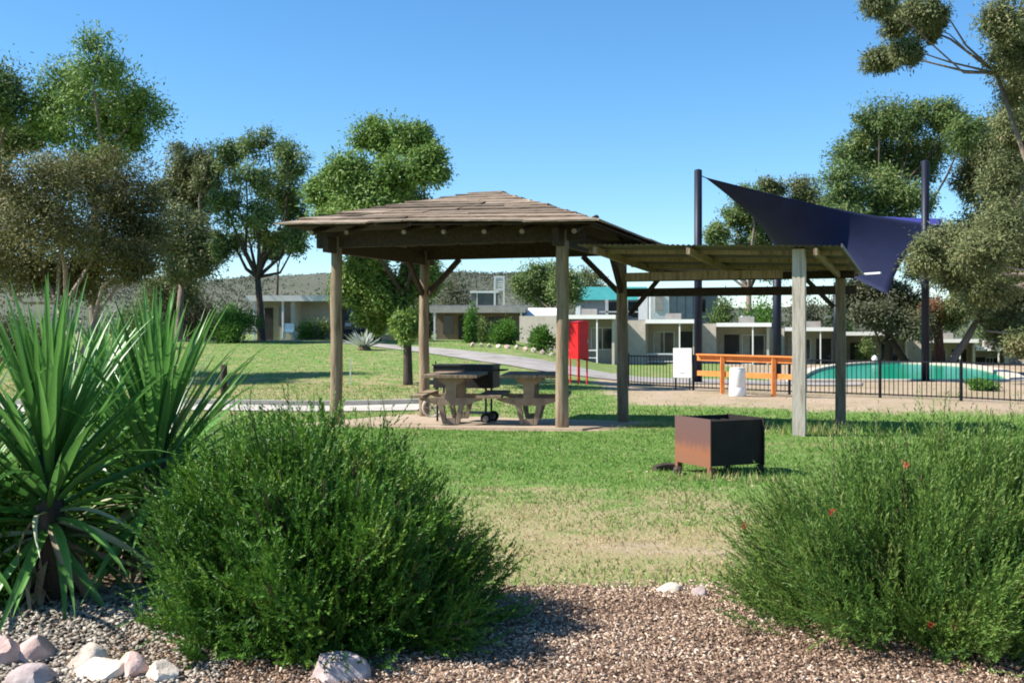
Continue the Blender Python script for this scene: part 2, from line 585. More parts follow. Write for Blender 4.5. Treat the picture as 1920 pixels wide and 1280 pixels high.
def shrub(name, label, base, rx, ry, rz, lmat, n=2500, L=.12, W=.05, group=None, cat='shrub', stem=True, cz=.55, lumps=16):
    base = Vector(base)
    root = thing(name, label, cat, base, 0, group)
    cs = ball(lumps, .5) * np.array([rx, ry, rz]) * .72 + np.array([0, 0, rz * cz + .02])
    cs[:, 2] = np.maximum(cs[:, 2], .12 * rz)
    st = MB()
    for q in cs:
        st.tube([(0, 0, -.1), (q[0] * .4, q[1] * .4, q[2] * .6), q], [.03, .02, .008], 5, False)
    st.build('stem', M['stem'], root)
    k = n // lumps
    cl = []; dl = []; rl = []
    for q in cs:
        g = rng.normal(size=(k, 3)) * np.array([rx, ry, rz]) * .19
        p = q + g
        cl.append(p); dl.append(norm(g) + rng.normal(size=(k, 3)) * .6 + np.array([0, 0, .35]))
        rl.append(np.clip(rng.normal(rng.normal(.5, .12), .17, k), 0, 1))
    cl = np.concatenate(cl); dl = np.concatenate(dl); rl = np.concatenate(rl)
    cl[:, 2] = np.maximum(cl[:, 2], .03)
    leaves('foliage', cl, dl, L * rng.uniform(.6, 1.3, len(cl)), W * rng.uniform(.7, 1.3, len(cl)), rl, lmat, root)
    return root


# ------------------------------------------------------------------ ground sheet
def axis(segs):
    out = []
    for a, b_, step in segs:
        out += list(np.arange(a, b_, step))
    return out


xs = sorted(set(np.round([-2500, -1200, -600, -300, -160, -100, -70] + axis([(-55, -14, 1.0), (-14, 14, .25), (14, 56, 1.0)]) + [70, 100, 160, 300, 600, 1200, 2500], 3)))
ys = sorted(set(np.round([-60, -20, -5] + axis([(0, 30, .25), (30, 80, .7), (80, 140, 4)]) + [160, 200, 260, 340, 500, 800, 1400, 2600, 4500], 3)))
X, Y = np.meshgrid(np.array(xs), np.array(ys))
Z = gz(X, Y)
# pool pit
POOL_Y0, POOL_Y1 = 36.3, 57.0
PX0, PX1 = 9.9, 17.0


def in_pool(x, y, grow=0.0):
    cx = (PX0 + PX1) / 2; a = (PX1 - PX0) / 2 * (1 + .6 * np.maximum(y - POOL_Y0, 0) / POOL_Y0) + grow
    t = (y - POOL_Y0) / (POOL_Y1 - POOL_Y0 + grow)
    cxs = cx + (y - POOL_Y0) * .355
    return (y > POOL_Y0 - grow) & (np.abs((x - cxs) / a) ** 2.0 + np.maximum(t, 0) ** 2.2 < 1)


Z = np.where(in_pool(X, Y, .35), Z - 1.4, Z)
nx, ny = len(xs), len(ys)
verts = np.stack([X, Y, Z], 2).reshape(-1, 3)
i = np.arange(nx - 1)[None] + nx * np.arange(ny - 1)[:, None]
quads = np.stack([i, i + 1, i + 1 + nx, i + nx], 2).reshape(-1)
ground = np_mesh('ground', verts, quads, 4, M['ground'], smooth=True)


def dirt_at(x, y):
    # worn earth round the pool fence, under the roofs and along the beds
    edge = 23.2 - np.clip((x - 3) / 8, 0, 1) * 3.0
    d = sst(edge - 1.6, edge + 2.6, y) * sst(37.5, 35.5, y) * sst(1.6, 3.2, x) * .72
    d = np.maximum(d, sst(34, 36, y) * sst(60, 57, y) * sst(8.2, 9.2, x - (y - 36) * .12) * .8)
    # shelter floor surrounds (local frame of the shelter)
    lx = (x - .76) * .93 + (y - 16) * -.363
    ly = (x - .76) * .363 + (y - 16) * .93
    sh = sst(-4.9, -4.2, lx) * sst(1.6, .2, lx) * sst(-.75, -.3, ly) * sst(5.0, 3.6, ly)
    d = np.maximum(d, sh * .85)
    pg = sst(0, .6, lx) * sst(4.4, 3.0, lx) * sst(-.3, .3, ly) * sst(3.8, 2.6, ly)
    d = np.maximum(d, pg * .42)
    d = np.maximum(d, np.exp(-((x - 1.0) / 1.0) ** 2 - ((y - 7.1) / .45) ** 2) * .50)
    d = np.maximum(d, np.exp(-((x - .25) / .55) ** 2 - ((y - 7.5) / .5) ** 2) * .42)
    d = np.maximum(d, sst(6.55, 6.05, y) * .45)
    return d


def dry_at(x, y):
    d = .30 + 0 * x
    d = d + .30 * sst(10.6, 7.6, y) * sst(5.9, 6.6, y) + .10 * sst(13, 9, y)
    d = d + .17 * sst(17.5, 21, y) * sst(37, 30, y) * sst(2, -2, x) + .10 * sst(20, 26, y)
    d = d - .16 * sst(9.5, 10.5, y) * sst(15.6, 14.5, y)
    d = d + .34 * np.exp(-((x - 3.2) / 1.3) ** 2 - ((y - 13.6) / 1.3) ** 2)
    return d


for nm, fn in (('dirt', dirt_at), ('dry', dry_at)):
    a = ground.data.attributes.new(nm, 'FLOAT', 'POINT')
    a.data.foreach_set('value', np.ascontiguousarray(fn(verts[:, 0], verts[:, 1]), dtype=np.float32))
struct(ground)


def sheet(name, pts_rows, mat, lift):
    """rows of (x, y) points -> sheet draped on the ground"""
    v = []; f = []
    k = len(pts_rows[0])
    for r in pts_rows:
        for (x, y) in r:
            v.append((x, y, GZ(x, y) + lift))
    for a in range(len(pts_rows) - 1):
        for b_ in range(k - 1):
            f.append((a * k + b_, a * k + b_ + 1, (a + 1) * k + b_ + 1, (a + 1) * k + b_))
    me = bpy.data.meshes.new(name); me.from_pydata(v, [], f); me.materials.append(mat)
    me.polygons.foreach_set('use_smooth', [True] * len(me.polygons))
    return struct(link(bpy.data.objects.new(name, me)))


def lerp(a, b_, t):
    return a + (b_ - a) * t


# mulch bed in front, its far edge wavering
rows = []
for jj in range(15):
    t = jj / 14
    r = []
    for ii in range(41):
        x = -4.6 + 9.6 * ii / 40
        far = 5.95 + .10 * math.sin(x * 2.3) + .05 * math.sin(x * 6.1 + 1) + (2.6 * float(sst(-.9, -2.0, x))) + 1.2 * float(sst(1.2, 2.4, x))
        r.append((x, lerp(1.0, far, t)))
    rows.append(r)


def mulch_far(x):
    return 5.95 + .10 * np.sin(x * 2.3) + .05 * np.sin(x * 6.1 + 1) + 2.6 * sst(-.9, -2.0, x) + 1.2 * sst(1.2, 2.4, x)


sheet('mulch_bed', rows, M['mulch'], .012)

# concrete path on the left with kerb, running across
rows = []
for jj in range(4):
    rows.append([(x, 22.3 + jj * .62 + .035 * (x + 7) ** 2 * .25) for x in np.arange(-16, -1.7, .35)])
sheet('path', rows, M['path'], .02)
mb = MB()
kx = list(np.arange(-16, -1.7, .35))
for x0, x1 in zip(kx[:-1], kx[1:]):
    ya = 24.25 + .035 * (x0 + 7) ** 2 * .25; yb = 24.25 + .035 * (x1 + 7) ** 2 * .25
    mb.bar((x0, ya, GZ(x0, ya) + .05), (x1, yb, GZ(x1, yb) + .05), .14, .14)
struct(mb.build('kerb', M['path']))

# driveway: sweeps from the left house past the garden bed to the right behind the shelter
ctr = [(-22, 60), (-15, 58), (-9.5, 55), (-5, 48.5), (-1, 42.5), (2.5, 38), (6, 35.2), (11, 33.5)]
wid = [1.6, 1.5, 1.3, 1.5, 2.6, 4.6, 4.0, 2.0]
rows = []
cp = np.array(ctr)
tt = np.linspace(0, 7, 60)
cx_ = np.interp(tt, range(8), cp[:, 0]); cy_ = np.interp(tt, range(8), cp[:, 1]); cw = np.interp(tt, range(8), wid)
for t in np.linspace(-.5, .5, 8):
    r = []
    for k in range(60):
        dx = cx_[min(k + 1, 59)] - cx_[max(k - 1, 0)]; dy = cy_[min(k + 1, 59)] - cy_[max(k - 1, 0)]
        q = math.hypot(dx, dy)
        r.append((cx_[k] - dy / q * cw[k] * t, cy_[k] + dx / q * cw[k] * t))
    rows.append(r)
sheet('driveway', rows, M['asphalt'], .03)
# house path far left
sheet('house_path', [[(x, y + .012 * (x + 14) ** 2) for x in np.arange(-16.5, -10, .5)] for y in (59.5, 60.5, 61.6)], M['path'], .05)

# scrub hill
hx = np.linspace(-520, 620, 90)
prof_px = [-400, 200, 400, 600, 760, 850, 950, 1030, 1090, 1160, 1300, 2400]
prof_py = [524, 528, 527, 525, 520, 512, 514, 528, 546, 562, 580, 584]
HD = 430.0
hp = (hx / HD) * F + 960
ridge = EYE + (HZ - np.interp(hp, prof_px, prof_py)) / F * HD + 1.0 * np.sin(hx * .06) + .5 * np.sin(hx * .17)
hy = np.linspace(190, 620, 46)
HXg, HYg = np.meshgrid(hx, hy)
s_ = sst(190, HD, HYg) * sst(900, HD, HYg)
HZg = -1.2 + (ridge[None] + 1.2) * s_ + 1.1 * np.sin(HXg * .05 + HYg * .03) * sst(190, 300, HYg) * sst(430, 380, HYg)
hv = np.stack([HXg, HYg, HZg], 2).reshape(-1, 3)
i = np.arange(89)[None] + 90 * np.arange(45)[:, None]
hill = np_mesh('hill', hv, np.stack([i, i + 1, i + 91, i + 90], 2).reshape(-1), 4, M['hill'], smooth=True)
struct(hill)
# scrub on the hill
N = 14000
hxr = rng.uniform(-330, 120, N); hyr = rng.uniform(230, 440, N)
rid = np.interp(hxr, hx, ridge)
hzr = -1.2 + (rid + 1.2) * sst(190, HD, hyr)
keep = rng.random(N) < (.35 + .65 * (np.sin(hxr * .035) * np.sin(hyr * .06) > -.2))
hxr, hyr, hzr = hxr[keep], hyr[keep], hzr[keep]
q = np.repeat(np.stack([hxr, hyr, hzr], 1), 7, 0) + rng.normal(size=(len(hxr) * 7, 3)) * np.array([.7, .7, .3]) + np.array([0, 0, .3])
o = leaves('hill_scrub', q, rng.normal(size=q.shape) + np.array([0, 0, .5]), rng.uniform(.45, 1.0, len(q)), rng.uniform(.35, .6, len(q)),
           np.clip(rng.normal(.5, .2, len(q)), 0, 1), M['scrub'], nref=np.tile(np.array([[-.4, -.4, 1.0]]), (len(q), 1)))
tag(o, 'grey-green scrub dotted over the far hillside', 'scrub', kind='stuff')

# ------------------------------------------------------------------ pool
cxm = (PX0 + PX1) / 2; ah = (PX1 - PX0) / 2


def pool_ring(grow):
    pts = []
    for k in range(49):
        th = math.pi * k / 48
        yy = POOL_Y0 + (POOL_Y1 - POOL_Y0 + grow) * abs(math.sin(th)) ** .91
        xx = cxm + (ah * (1 + .6 * (yy - POOL_Y0) / POOL_Y0) + grow) * math.cos(th) + (yy - POOL_Y0) * .355
        pts.append((xx, yy))
    pts.append((cxm - ah - grow, POOL_Y0 - grow)); pts.append((cxm + ah + grow, POOL_Y0 - grow))
    return pts


PZ = -.22
inn, outr = pool_ring(0), pool_ring(.6)
kk = len(inn)
v = [(x, y, PZ - .10) for x, y in pool_ring(.05)]
me = bpy.data.meshes.new('pool_water'); me.from_pydata(v, [], [tuple(range(kk))]); me.materials.append(M['water'])
struct(link(bpy.data.objects.new('pool_water', me)))
v = [(x, y, PZ + .03) for x, y in inn] + [(x, y, PZ + .03) for x, y in outr] + [(x, y, PZ - .5) for x, y in inn] + [(x, y, PZ - .9) for x, y in outr]
f = []
for a in range(kk):
    c2 = (a + 1) % kk
    f += [(a, c2, kk + c2, kk + a), (2 * kk + a, 2 * kk + c2, c2, a), (kk + a, kk + c2, 3 * kk + c2, 3 * kk + a)]
me = bpy.data.meshes.new('pool_coping'); me.from_pydata(v, [], f); me.materials.append(M['concrete'])
struct(link(bpy.data.objects.new('pool_coping', me)))

# ------------------------------------------------------------------ hip-roofed picnic shelter
YAW = math.atan2(-.363, .93)
FR = Vector((.76, 16.0, 0))


def SW(lx, ly):     # shelter frame -> world
    return (FR.x + lx * .9316 + ly * .3636, FR.y - lx * .3636 + ly * .9316)


def log(mb, x, y, z0, z1, r0, r1, n=12, segs=6, wob=.012):
    pts = []; rad = []
    for k in range(segs + 1):
        t = k / segs
        pts.append((x + random.uniform(-wob, wob), y + random.uniform(-wob, wob), lerp(z0, z1, t)))
        rad.append(lerp(r0, r1, t) * random.uniform(.95, 1.05))
    mb.tube(pts, rad, n)


sh = thing('picnic_shelter', 'open timber picnic shelter with a low hipped board roof on log posts', 'shelter', FR, YAW)
PB = [(0, 0), (-3.89, 0), (-3.89, 3.25), (0, 3.35)]
for k, (x, y) in enumerate(PB):
    wx, wy = SW(x, y)
    mb = MB(); log(mb, x, y, GZ(wx, wy) - .25, 2.98, .104, .092)
    mb.build('post', M['timber'], sh, True)
# ring beams
for a, b_ in ((0, 1), (1, 2), (2, 3), (3, 0)):
    (x0, y0), (x1, y1) = PB[a], PB[b_]
    dx, dy = x1 - x0, y1 - y0; q = math.hypot(dx, dy); ex, ey = dx / q * .35, dy / q * .35
    z = 2.93 if a in (0, 2) else 2.84
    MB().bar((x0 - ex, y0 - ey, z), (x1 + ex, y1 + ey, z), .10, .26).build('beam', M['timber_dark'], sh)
# braces
for (x, y, ux, uy) in ((-3.89, 3.25, 1, 0), (0, 3.35, -1, 0), (-3.89, 3.25, 0, -1), (0, 3.35, 0, -1)):
    MB().bar((x + ux * .08, y + uy * .08, 2.15), (x + ux * .74, y + uy * .74, 2.80), .08, .09).build('brace', M['timber_dark'], sh)
CR = [(-4.40, -.70, 3.16), (.70, -.70, 3.02), (.62, 3.98, 2.97), (-4.42, 3.90, 3.05)]
AP = [(-2.12, 1.66, 3.80), (-1.72, 1.66, 3.80)]
rp = MB().add([*CR, *AP], [(0, 1, 5, 4), (1, 2, 5), (2, 3, 4, 5), (3, 0, 4)])
vv = [Vector(p) for p in CR + AP]
rp = MB().add([p - Vector((0, 0, .03)) for p in vv] + [p - Vector((0, 0, .055)) for p in vv],
              [(0, 1, 5, 4), (1, 2, 5), (2, 3, 4, 5), (3, 0, 4), (10, 11, 7, 6), (11, 8, 7), (11, 10, 9, 8), (10, 6, 9), (0, 6, 7, 1), (1, 7, 8, 2), (2, 8, 9, 3), (3, 9, 6, 0)])
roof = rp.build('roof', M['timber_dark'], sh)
faces = [(0, 1, 5, 4, 11), (1, 2, 5, 5, 11), (2, 3, 4, 5, 9), (3, 0, 4, 4, 11)]
for (a, b_, c_, d_, nrow) in faces:
    A, B, Cc, Dd = vv[a], vv[b_], vv[c_], vv[d_]
    nrm = (B - A).cross(Dd - A).normalized()
    for r in range(nrow):
        t0 = r / nrow - (.05 if r == 0 else .02); t1 = (r + 1) / nrow + .035
        t1 = min(t1, 1.0)
        L0, R0 = A.lerp(Dd, t0), B.lerp(Cc, t0)
        L1, R1 = A.lerp(Dd, t1), B.lerp(Cc, t1)
        wlen = (R0 - L0).length
        nb = max(1, int(round(wlen / random.uniform(1.1, 1.9))))
        cuts = [0] + sorted(random.uniform(.12, .88) for _ in range(nb - 1)) + [1]
        cuts = [cuts[0]] + [x for k, x in enumerate(cuts[1:-1]) if x - cuts[k] > .08] + [1]
        for k in range(len(cuts) - 1):
            u0, u1 = cuts[k] + .002, cuts[k + 1] - .002
            lift = .035 + random.uniform(-.008, .014)
            tk = .026
            e0 = random.uniform(-.012, .012); jl = random.uniform(-.03, .03)
            lo0 = L0.lerp(R0, u0) + nrm * (lift + e0) + (L0 - L1).normalized() * jl
            lo1 = L0.lerp(R0, u1) + nrm * (lift - e0) + (L0 - L1).normalized() * (jl + random.uniform(-.02, .02))
            hi0 = L1.lerp(R1, u0) + nrm * .004; hi1 = L1.lerp(R1, u1) + nrm * .004
            if k == 0 and r < nrow - 1:
                lo0 += (lo0 - lo1).normalized() * random.uniform(0, .05)
            top = [lo0, lo1, hi1, hi0]
            vs_ = [p - nrm * tk for p in top] + top
            MB().add(vs_, BOXF).build('board', M['roofboard'], roof)
mb = MB(); mb.bar((AP[0][0] - .12, 1.66, 3.80), (AP[1][0] + .12, 1.66, 3.80), .22, .03)
mb.build('ridge_cap', M['roofboard'], sh)
# pole rafters darkened as eave shade, paler end caps painted as their sunlit ends
for x in (-3.98, -3.35, -2.35, -1.68, -1.02, -.42, .38):
    t = abs(x + 1.92) / 2.5
    zf = lerp(3.14, 3.0, (x + 4.5) / 5) - .12
    yt = lerp(1.5, .4, min(1, t)); zt = zf + (yt + .6) * .30
    mb = MB(); mb.tube([(x, -.60, zf), (x, yt, zt - .03)], .046, 8)
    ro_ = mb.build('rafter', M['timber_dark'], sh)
    mb = MB(); mb.tube([(x, -.625, zf - .008), (x, -.601, zf)], .036, 8); mb.build('end', M['timber'], ro_)
for x in (-4.0, -3.2, -2.4, -1.6, -.8, 0.0):
    t = abs(x + 1.92) / 2.5
    yt = lerp(1.8, 2.9, min(1, t))
    mb = MB(); mb.tube([(x, 3.85, 2.90), (x, yt, 2.90 + (3.85 - yt) * .30)], .045, 6)
    mb.build('rafter', M['timber_dark'], sh)

# slab under the shelter, tilted with the ground
v = []
for (x, y) in ((-4.55, -.42), (.42, -.36), (.40, 3.6), (-4.5, 3.6)):
    wx, wy = SW(x, y)
    v.append((wx, wy, GZ(wx, wy) + .035))
v2 = [(x, y, z - .25) for x, y, z in v]
struct(MB().add(v2 + v, BOXF).build('slab', M['slab']))

# ------------------------------------------------------------------ lean-to beside it
lt = thing('lean_to_shelter', 'flat roofed timber lean-to with corrugated roof beside the hipped shelter', 'shelter', FR, YAW)
XL, XR = .32, 4.05
Y0, Y1 = -.42, 4.35


def roof_z(x, y):
    return lerp(2.70, 2.575, (x - XL) / (XR - XL)) - .030 * (y - Y0)


for (x, y, r, mt, nm) in ((3.46, -.12, .085, 'timber_grey', 'post'), (3.72, 3.75, .082, 'timber', 'post')):
    wx, wy = SW(x, y)
    mb = MB()
    z0 = GZ(wx, wy) - .25; z1 = roof_z(x, y) - (.02 if y < 1 else .1)
    mb.box(x - r, x + r, y - r, y + r, z0, z1)
    mb.build(nm, M[mt], lt)
# roof sheets, corrugated across
nsh = 5
for k in range(nsh):
    xa, xb = lerp(XL, XR, k / nsh), lerp(XL, XR, (k + 1) / nsh) + (.03 if k < nsh - 1 else 0)
    xx = np.arange(xa, xb, .022)
    v = []; f = []
    for yq in (Y0, (Y0 + Y1) / 2, Y1):
        for x in xx:
            v.append((x, yq, roof_z(x, yq) + .010 * math.sin(x * 2 * math.pi / .076) + (.003 if k % 2 else 0) + .004))
    nn = len(xx)
    for a in range(2):
        for b_ in range(nn - 1):
            f.append((a * nn + b_, a * nn + b_ + 1, (a + 1) * nn + b_ + 1, (a + 1) * nn + b_))
    MB().add(v, f).build('roof_sheet', M['sheet'], lt, True)
# rafters run back, purlins across
for x in (.62, 1.98, 3.70):
    MB().bar((x, Y0 + .02, roof_z(x, Y0) - .075), (x, Y1 - .05, roof_z(x, Y1) - .075), .05, .10).build('rafter', M['timber'], lt)
for y in (.15, 1.35, 2.6, 3.9):
    MB().bar((XL + .05, y, roof_z(XL, y) - .045), (XR - .05, y, roof_z(XR, y) - .045), .07, .055).build('purlin', M['timber'], lt)
MB().bar((.5, 1.75, 2.33), (3.0, 1.75, 2.33), .07, .13).build('beam', M['timber'], lt)
MB().bar((-.05, 3.62, 2.14), (3.98, 3.72, 2.14), .07, .15).build('beam', M['timber_dark'], lt)
MB().bar((-.02, 3.55, 2.40), (3.95, 3.66, 2.40), .07, .13).build('beam', M['timber_dark'], lt)
for (a, b_) in (((.1, 3.5, 1.75), (.62, 3.55, 2.38)), ((3.62, 3.66, 1.85), (3.1, 3.62, 2.4))):
    MB().bar(a, b_, .06, .08).build('brace', M['timber_dark'], lt)
MB().bar((XR - .01, Y0, roof_z(XR, Y0) + .005), (XR - .01, Y1, roof_z(XR, Y1) + .005), .02, .05).build('edge_trim', M['sheet'], lt)
MB().bar((XR + .0, Y1 - .1, roof_z(XR, Y1) + .0), (XR + .30, Y1 - .22, roof_z(XR, Y1) + .01), .05, .03).build('gutter_end', M['fascia'], lt)

# ------------------------------------------------------------------ picnic table
def picnic_table(label, px, D):
    g = G(px, D)
    tb = thing('picnic_table', label, 'table', (g.x, g.y, g.z + .035), YAW * .25, 'picnic tables under the hipped roof')
    for k in range(3):
        x = -.435 + k * .292
        MB().box(x, x + .284, -.05, 1.55, .742, .79).build('table_plank', M['timber'], tb)
    for sgn in (-1, 1):
        MB().box(sgn * .525 - .10, sgn * .525 + .10, -.05, 1.55, .422, .465).build('seat_plank', M['timber'], tb)
    for y0 in (.12, 1.2):
        y1 = y0 + .12
        f_ = MB()
        for q in (-1, 1):
            f_.prism([(q * .13, .0), (q * .07, .0), (q * .12, .30), (q * .21, .30)], y0, y1)
        f_.box(-.069, .069, y0 + .003, y1 - .003, 0, .09)
        f_.prism([(-.22, .301), (.22, .301), (.50, .385), (.50, .42), (-.50, .42), (-.50, .385)], y0 + .001, y1 - .001)
        f_.build('pedestal', M['stone_leg'], tb)
        u_ = MB()
        u_.prism([(-.085, .421), (.085, .421), (.085, .62), (.21, .69), (.21, .74), (-.21, .74), (-.21, .69), (-.085, .62)], y0 + .002, y1 - .002)
        u_.build('table_support', M['stone_leg'], tb)


picnic_table('sunlit left picnic table seen end on, beside the back log post', 843, 16.95)
picnic_table('shaded right picnic table seen end on, next to the front log post', 990, 16.75)

# barbecue trolley
bx, by = -.80, 18.85
bq = thing('barbecue_trolley', 'black steel barbecue trolley on thin legs behind the picnic table', 'barbecue', (bx, by, GZ(bx, by) + .03), YAW * .6)
b0 = MB(); b0.box(-.54, .54, -.26, -.24, .62, 1.0); b0.box(-.54, .54, .24, .26, .62, 1.0); b0.box(-.54, -.52, -.239, .239, .62, 1.0); b0.box(.52, .54, -.239, .239, .62, 1.0); b0.box(-.519, .519, -.239, .239, .62, .64)
b0.build('firebox', M['steel_black'], bq)
b0 = MB(); b0.box(-.56, .56, -.28, .28, 1.002, 1.025); b0.build('hotplate', M['steel_black'], bq)
for x in (-.48, .40):
    for y in (-.2, .2):
        mb = MB(); mb.tube([(x, y, .0 if x < 0 else .06), (x, y, .619)], .019, 8); mb.build('leg', M['steel_black'], bq)
for y in (-.27, .27):
    wm = MB()
    pts = [(.42 + .095 * math.cos(t), y, .10 + .095 * math.sin(t)) for t in np.linspace(0, 2 * math.pi, 17)]
    wm.prism([(.42 + .095 * math.cos(t), .10 + .095 * math.sin(t)) for t in np.linspace(0, 2 * math.pi, 17)[:-1]], y - .025, y + .025)
    wh = wm.build('wheel', M['rubber'], bq)
    hm = MB(); hm.prism([(.42 + .05 * math.cos(t), .10 + .05 * math.sin(t)) for t in np.linspace(0, 2 * math.pi, 13)[:-1]], y - .028, y + .028)
    hm.build('hub', M['rim'], wh)
mb = MB(); mb.tube([(.42, -.27, .10), (.42, .27, .10)], .012, 6); mb.build('axle', M['steel_black'], bq)
MB().box(-.05, .40, -.2, .2, .17, .185).build('shelf', M['steel_black'], bq)
mb = MB(); mb.tube([(.54, -.2, .93), (.70, -.2, .93), (.70, .2, .93), (.54, .2, .93)], .014, 6); mb.build('handle', M['steel_black'], bq)
# pale spoked wheel leaning by the back post
lx, ly = SW(-3.6, 3.0)
wl = thing('old_wheel', 'pale grey old wheel leaning by the back log post left of the table', 'wheel', (lx, ly, GZ(lx, ly) + .035), 0)
mb = MB(); mb.tube([(.17 * math.cos(t), 0, .19 + .17 * math.sin(t)) for t in np.linspace(0, 2 * math.pi, 21)], .03, 6, False); mb.build('rim', M['path'], wl, True)
mb = MB()
for t in np.linspace(0, 2 * math.pi, 7)[:-1]:
    mb.bar((0, 0, .19), (.16 * math.cos(t), 0, .19 + .16 * math.sin(t)), .02, .02, (0, 1, 0))
mb.build('spokes', M['rim'], wl)

# ------------------------------------------------------------------ rusty fire box on the lawn
fg = G(1332, 10.45)
fb = thing('fire_box', 'rusty steel fire box on stub legs standing on the lawn', 'fire pit', fg, 0)
FA = R(25)
fm = Matrix.Rotation(FA, 4, 'Z')      # front edge is the near-left corner; local x right, y depth


def fbox(name, mat, *d):
    mb = MB(); mb.box(*d); mb.v = [tuple(fm @ Vector(p)) for p in mb.v]
    return mb.build(name, mat, fb)


FW, FDp = .66, .62
fbox('side_panel', M['rust'], 0, .012, 0, FDp, .09, .565)
fbox('side_panel', M['soot_shade'], FW - .012, FW, 0, FDp, .09, .560)
fbox('front_panel', M['soot_shade'], .0125, FW - .0125, .03, .042, .10, .545)
fbox('back_panel', M['soot_shade'], .0125, FW - .0125, FDp - .03, FDp - .018, .10, .555)
fbox('floor_plate', M['soot_shade'], .0125, FW - .0125, .043, FDp - .031, .14, .152)
for (x, y) in ((0, .0), (FW - .06, 0), (0, FDp - .06), (FW - .06, FDp - .06)):
    fbox('leg', M['rust'] if x == 0 else M['soot_shade'], x + .0005, x + .06, y + .0125, y + .06, -.05, .0895)  # right-hand legs get the painted shade tone, left ones the rust
for k in range(5):
    fbox('grate_bar', M['soot_shade'], .06 + k * .12, .085 + k * .12, .045, FDp - .033, .50, .515)
# ash and charred wood beside it
for k, (px, D, s, rz, lb) in enumerate(((1250, 11.0, .14, .4, 'short charred log lying left of the fire box'), (1272, 10.7, .10, 1.3, 'small charred log against the left foot of the fire box'))):
    g = G(px, D)
    mb = MB(); mb.tube([(-s, 0, .03), (0, .01, .04), (s, 0, .035)], [.035, .045, .03], 7)
    o = mb.build('charred_log', M['bark_dark'], None, False, g)
    o.rotation_euler = (0, 0, rz)
    tag(o, lb, 'log')

# ------------------------------------------------------------------ shade sails and posts
SP = {}
for key, px, D, top, lb in (('a', 1309, 34.2, 320, 'tall navy steel sail post left of the orange rail'),
                            ('b', 1457, 38.5, 452, 'navy sail post seen through the lean-to, between orange rail and pool'),
                            ('c', 1568, 58.5, 530, 'short navy sail post just right of the lean-to posts by the pool edge'),
                            ('d', 1735, 35.6, 303, 'tall navy steel sail post at the near edge of the pool')):
    g = G(px, D)
    t = thing('sail_post', lb, 'post', g)
    h = P(px, top, D).z - g.z
    r = .125 if key in 'ad' else .15
    mb = MB(); mb.tube([(0, 0, -.3), (0, 0, h)], [r * 1.05, r], 14); mb.build('pole', M['navy'], t, True)
    mb = MB(); mb.lathe([(r * .99, h), (r * .8, h + .03), (.02, h + .05)], 14); mb.build('cap', M['navy'], t)
    mb = MB(); mb.box(-.24, .24, -.24, .24, 0, .03); mb.build('base_plate', M['navy'], t)
    SP[key] = (g, h)


def sail(name, label, corners, mat, sag, nseg=18, twist=0):
    """corners: four world points; edges curve inward like a tensioned cloth"""
    A, B, C_, D_ = corners
    cen = (A + B + C_ + D_) / 4
    v = []; f = []
    for i_ in range(nseg + 1):
        u = i_ / nseg
        for j_ in range(nseg + 1):
            w_ = j_ / nseg
            p = A.lerp(B, u).lerp(D_.lerp(C_, u), w_)
            e = max(4 * u * (1 - u) * (1 - 2 * min(w_, 1 - w_)) ** 2, 4 * w_ * (1 - w_) * (1 - 2 * min(u, 1 - u)) ** 2)
            p = p.lerp(cen, sag * e)
            v.append(p)
    for i_ in range(nseg):
        for j_ in range(nseg):
            a = i_ * (nseg + 1) + j_
            f.append((a, a + 1, a + nseg + 2, a + nseg + 1))
    root = thing(name, label, 'shade sail', A)
    v = [p - A for p in v]
    k = len(v)
    # give the cloth a thickness
    mb = MB(); mb.add(v, f); o = mb.build('cloth', mat, root, True)
    md = o.modifiers.new('thick', 'SOLIDIFY'); md.thickness = .02
    hw = MB()
    for c_ in corners:
        q = c_ - A; out = (c_ - cen).normalized()
        hw.tube([q - out * .1, q + out * .3], .015, 6)
    hw.build('tension_fitting', M['steel_black'], root)
    return root


sail('shade_sail', 'dark navy shade sail rising to the tall left post behind the lean-to',
     [P(1322, 333, 34.2), P(1772, 424, 38.5), P(1665, 552, 33.5), P(1458, 472, 38.4)], M['sail'], .13)
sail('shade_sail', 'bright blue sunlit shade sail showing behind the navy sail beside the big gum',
     [P(1545, 398, 44), P(1768, 410, 45), P(1775, 448, 40.5), P(1690, 462, 40)], M['sail_sunlit'], .10)

# ------------------------------------------------------------------ pool fence
fpts = []
for (px, D) in ((1178, 31.6), (1300, 30.0), (1480, 28.2), (1650, 26.8), (1802, 25.5), (1925, 24.6), (2050, 23.8)):
    g = G(px, D); fpts.append(g)
FH = .98
FL = ['first panel of black pool fence, left of the white sign', 'black pool fence panel behind the orange rail', 'black pool fence panel between the lean-to post and the pool post',
      'black pool fence panel straight in front of the pool', 'black pool fence panel before the small green shrub by the pool', 'rightmost black pool fence panel at the picture edge']
barme = MB().box(-.008, .008, -.008, .008, .06, FH - .03).mesh('bar', M['black_fence'])
for k in range(len(fpts) - 1):
    a, b_ = fpts[k], fpts[k + 1]
    t = thing('pool_fence', FL[k], 'fence', a, 0, 'black pool fence panels')
    d = b_ - a
    mb = MB(); mb.box(-.03, .03, -.03, .03, -.2, FH + .02); mb.build('post', M['black_fence'], t)
    for z in (.09, FH - .06):
        MB().bar((0, 0, z), (d.x, d.y, d.z + z), .03, .035).build('rail', M['black_fence'], t)
    nb = int(d.length / .115)
    for q in range(1, nb):
        o = bpy.data.objects.new('bar', barme); o.location = d * (q / nb); link(o, t)

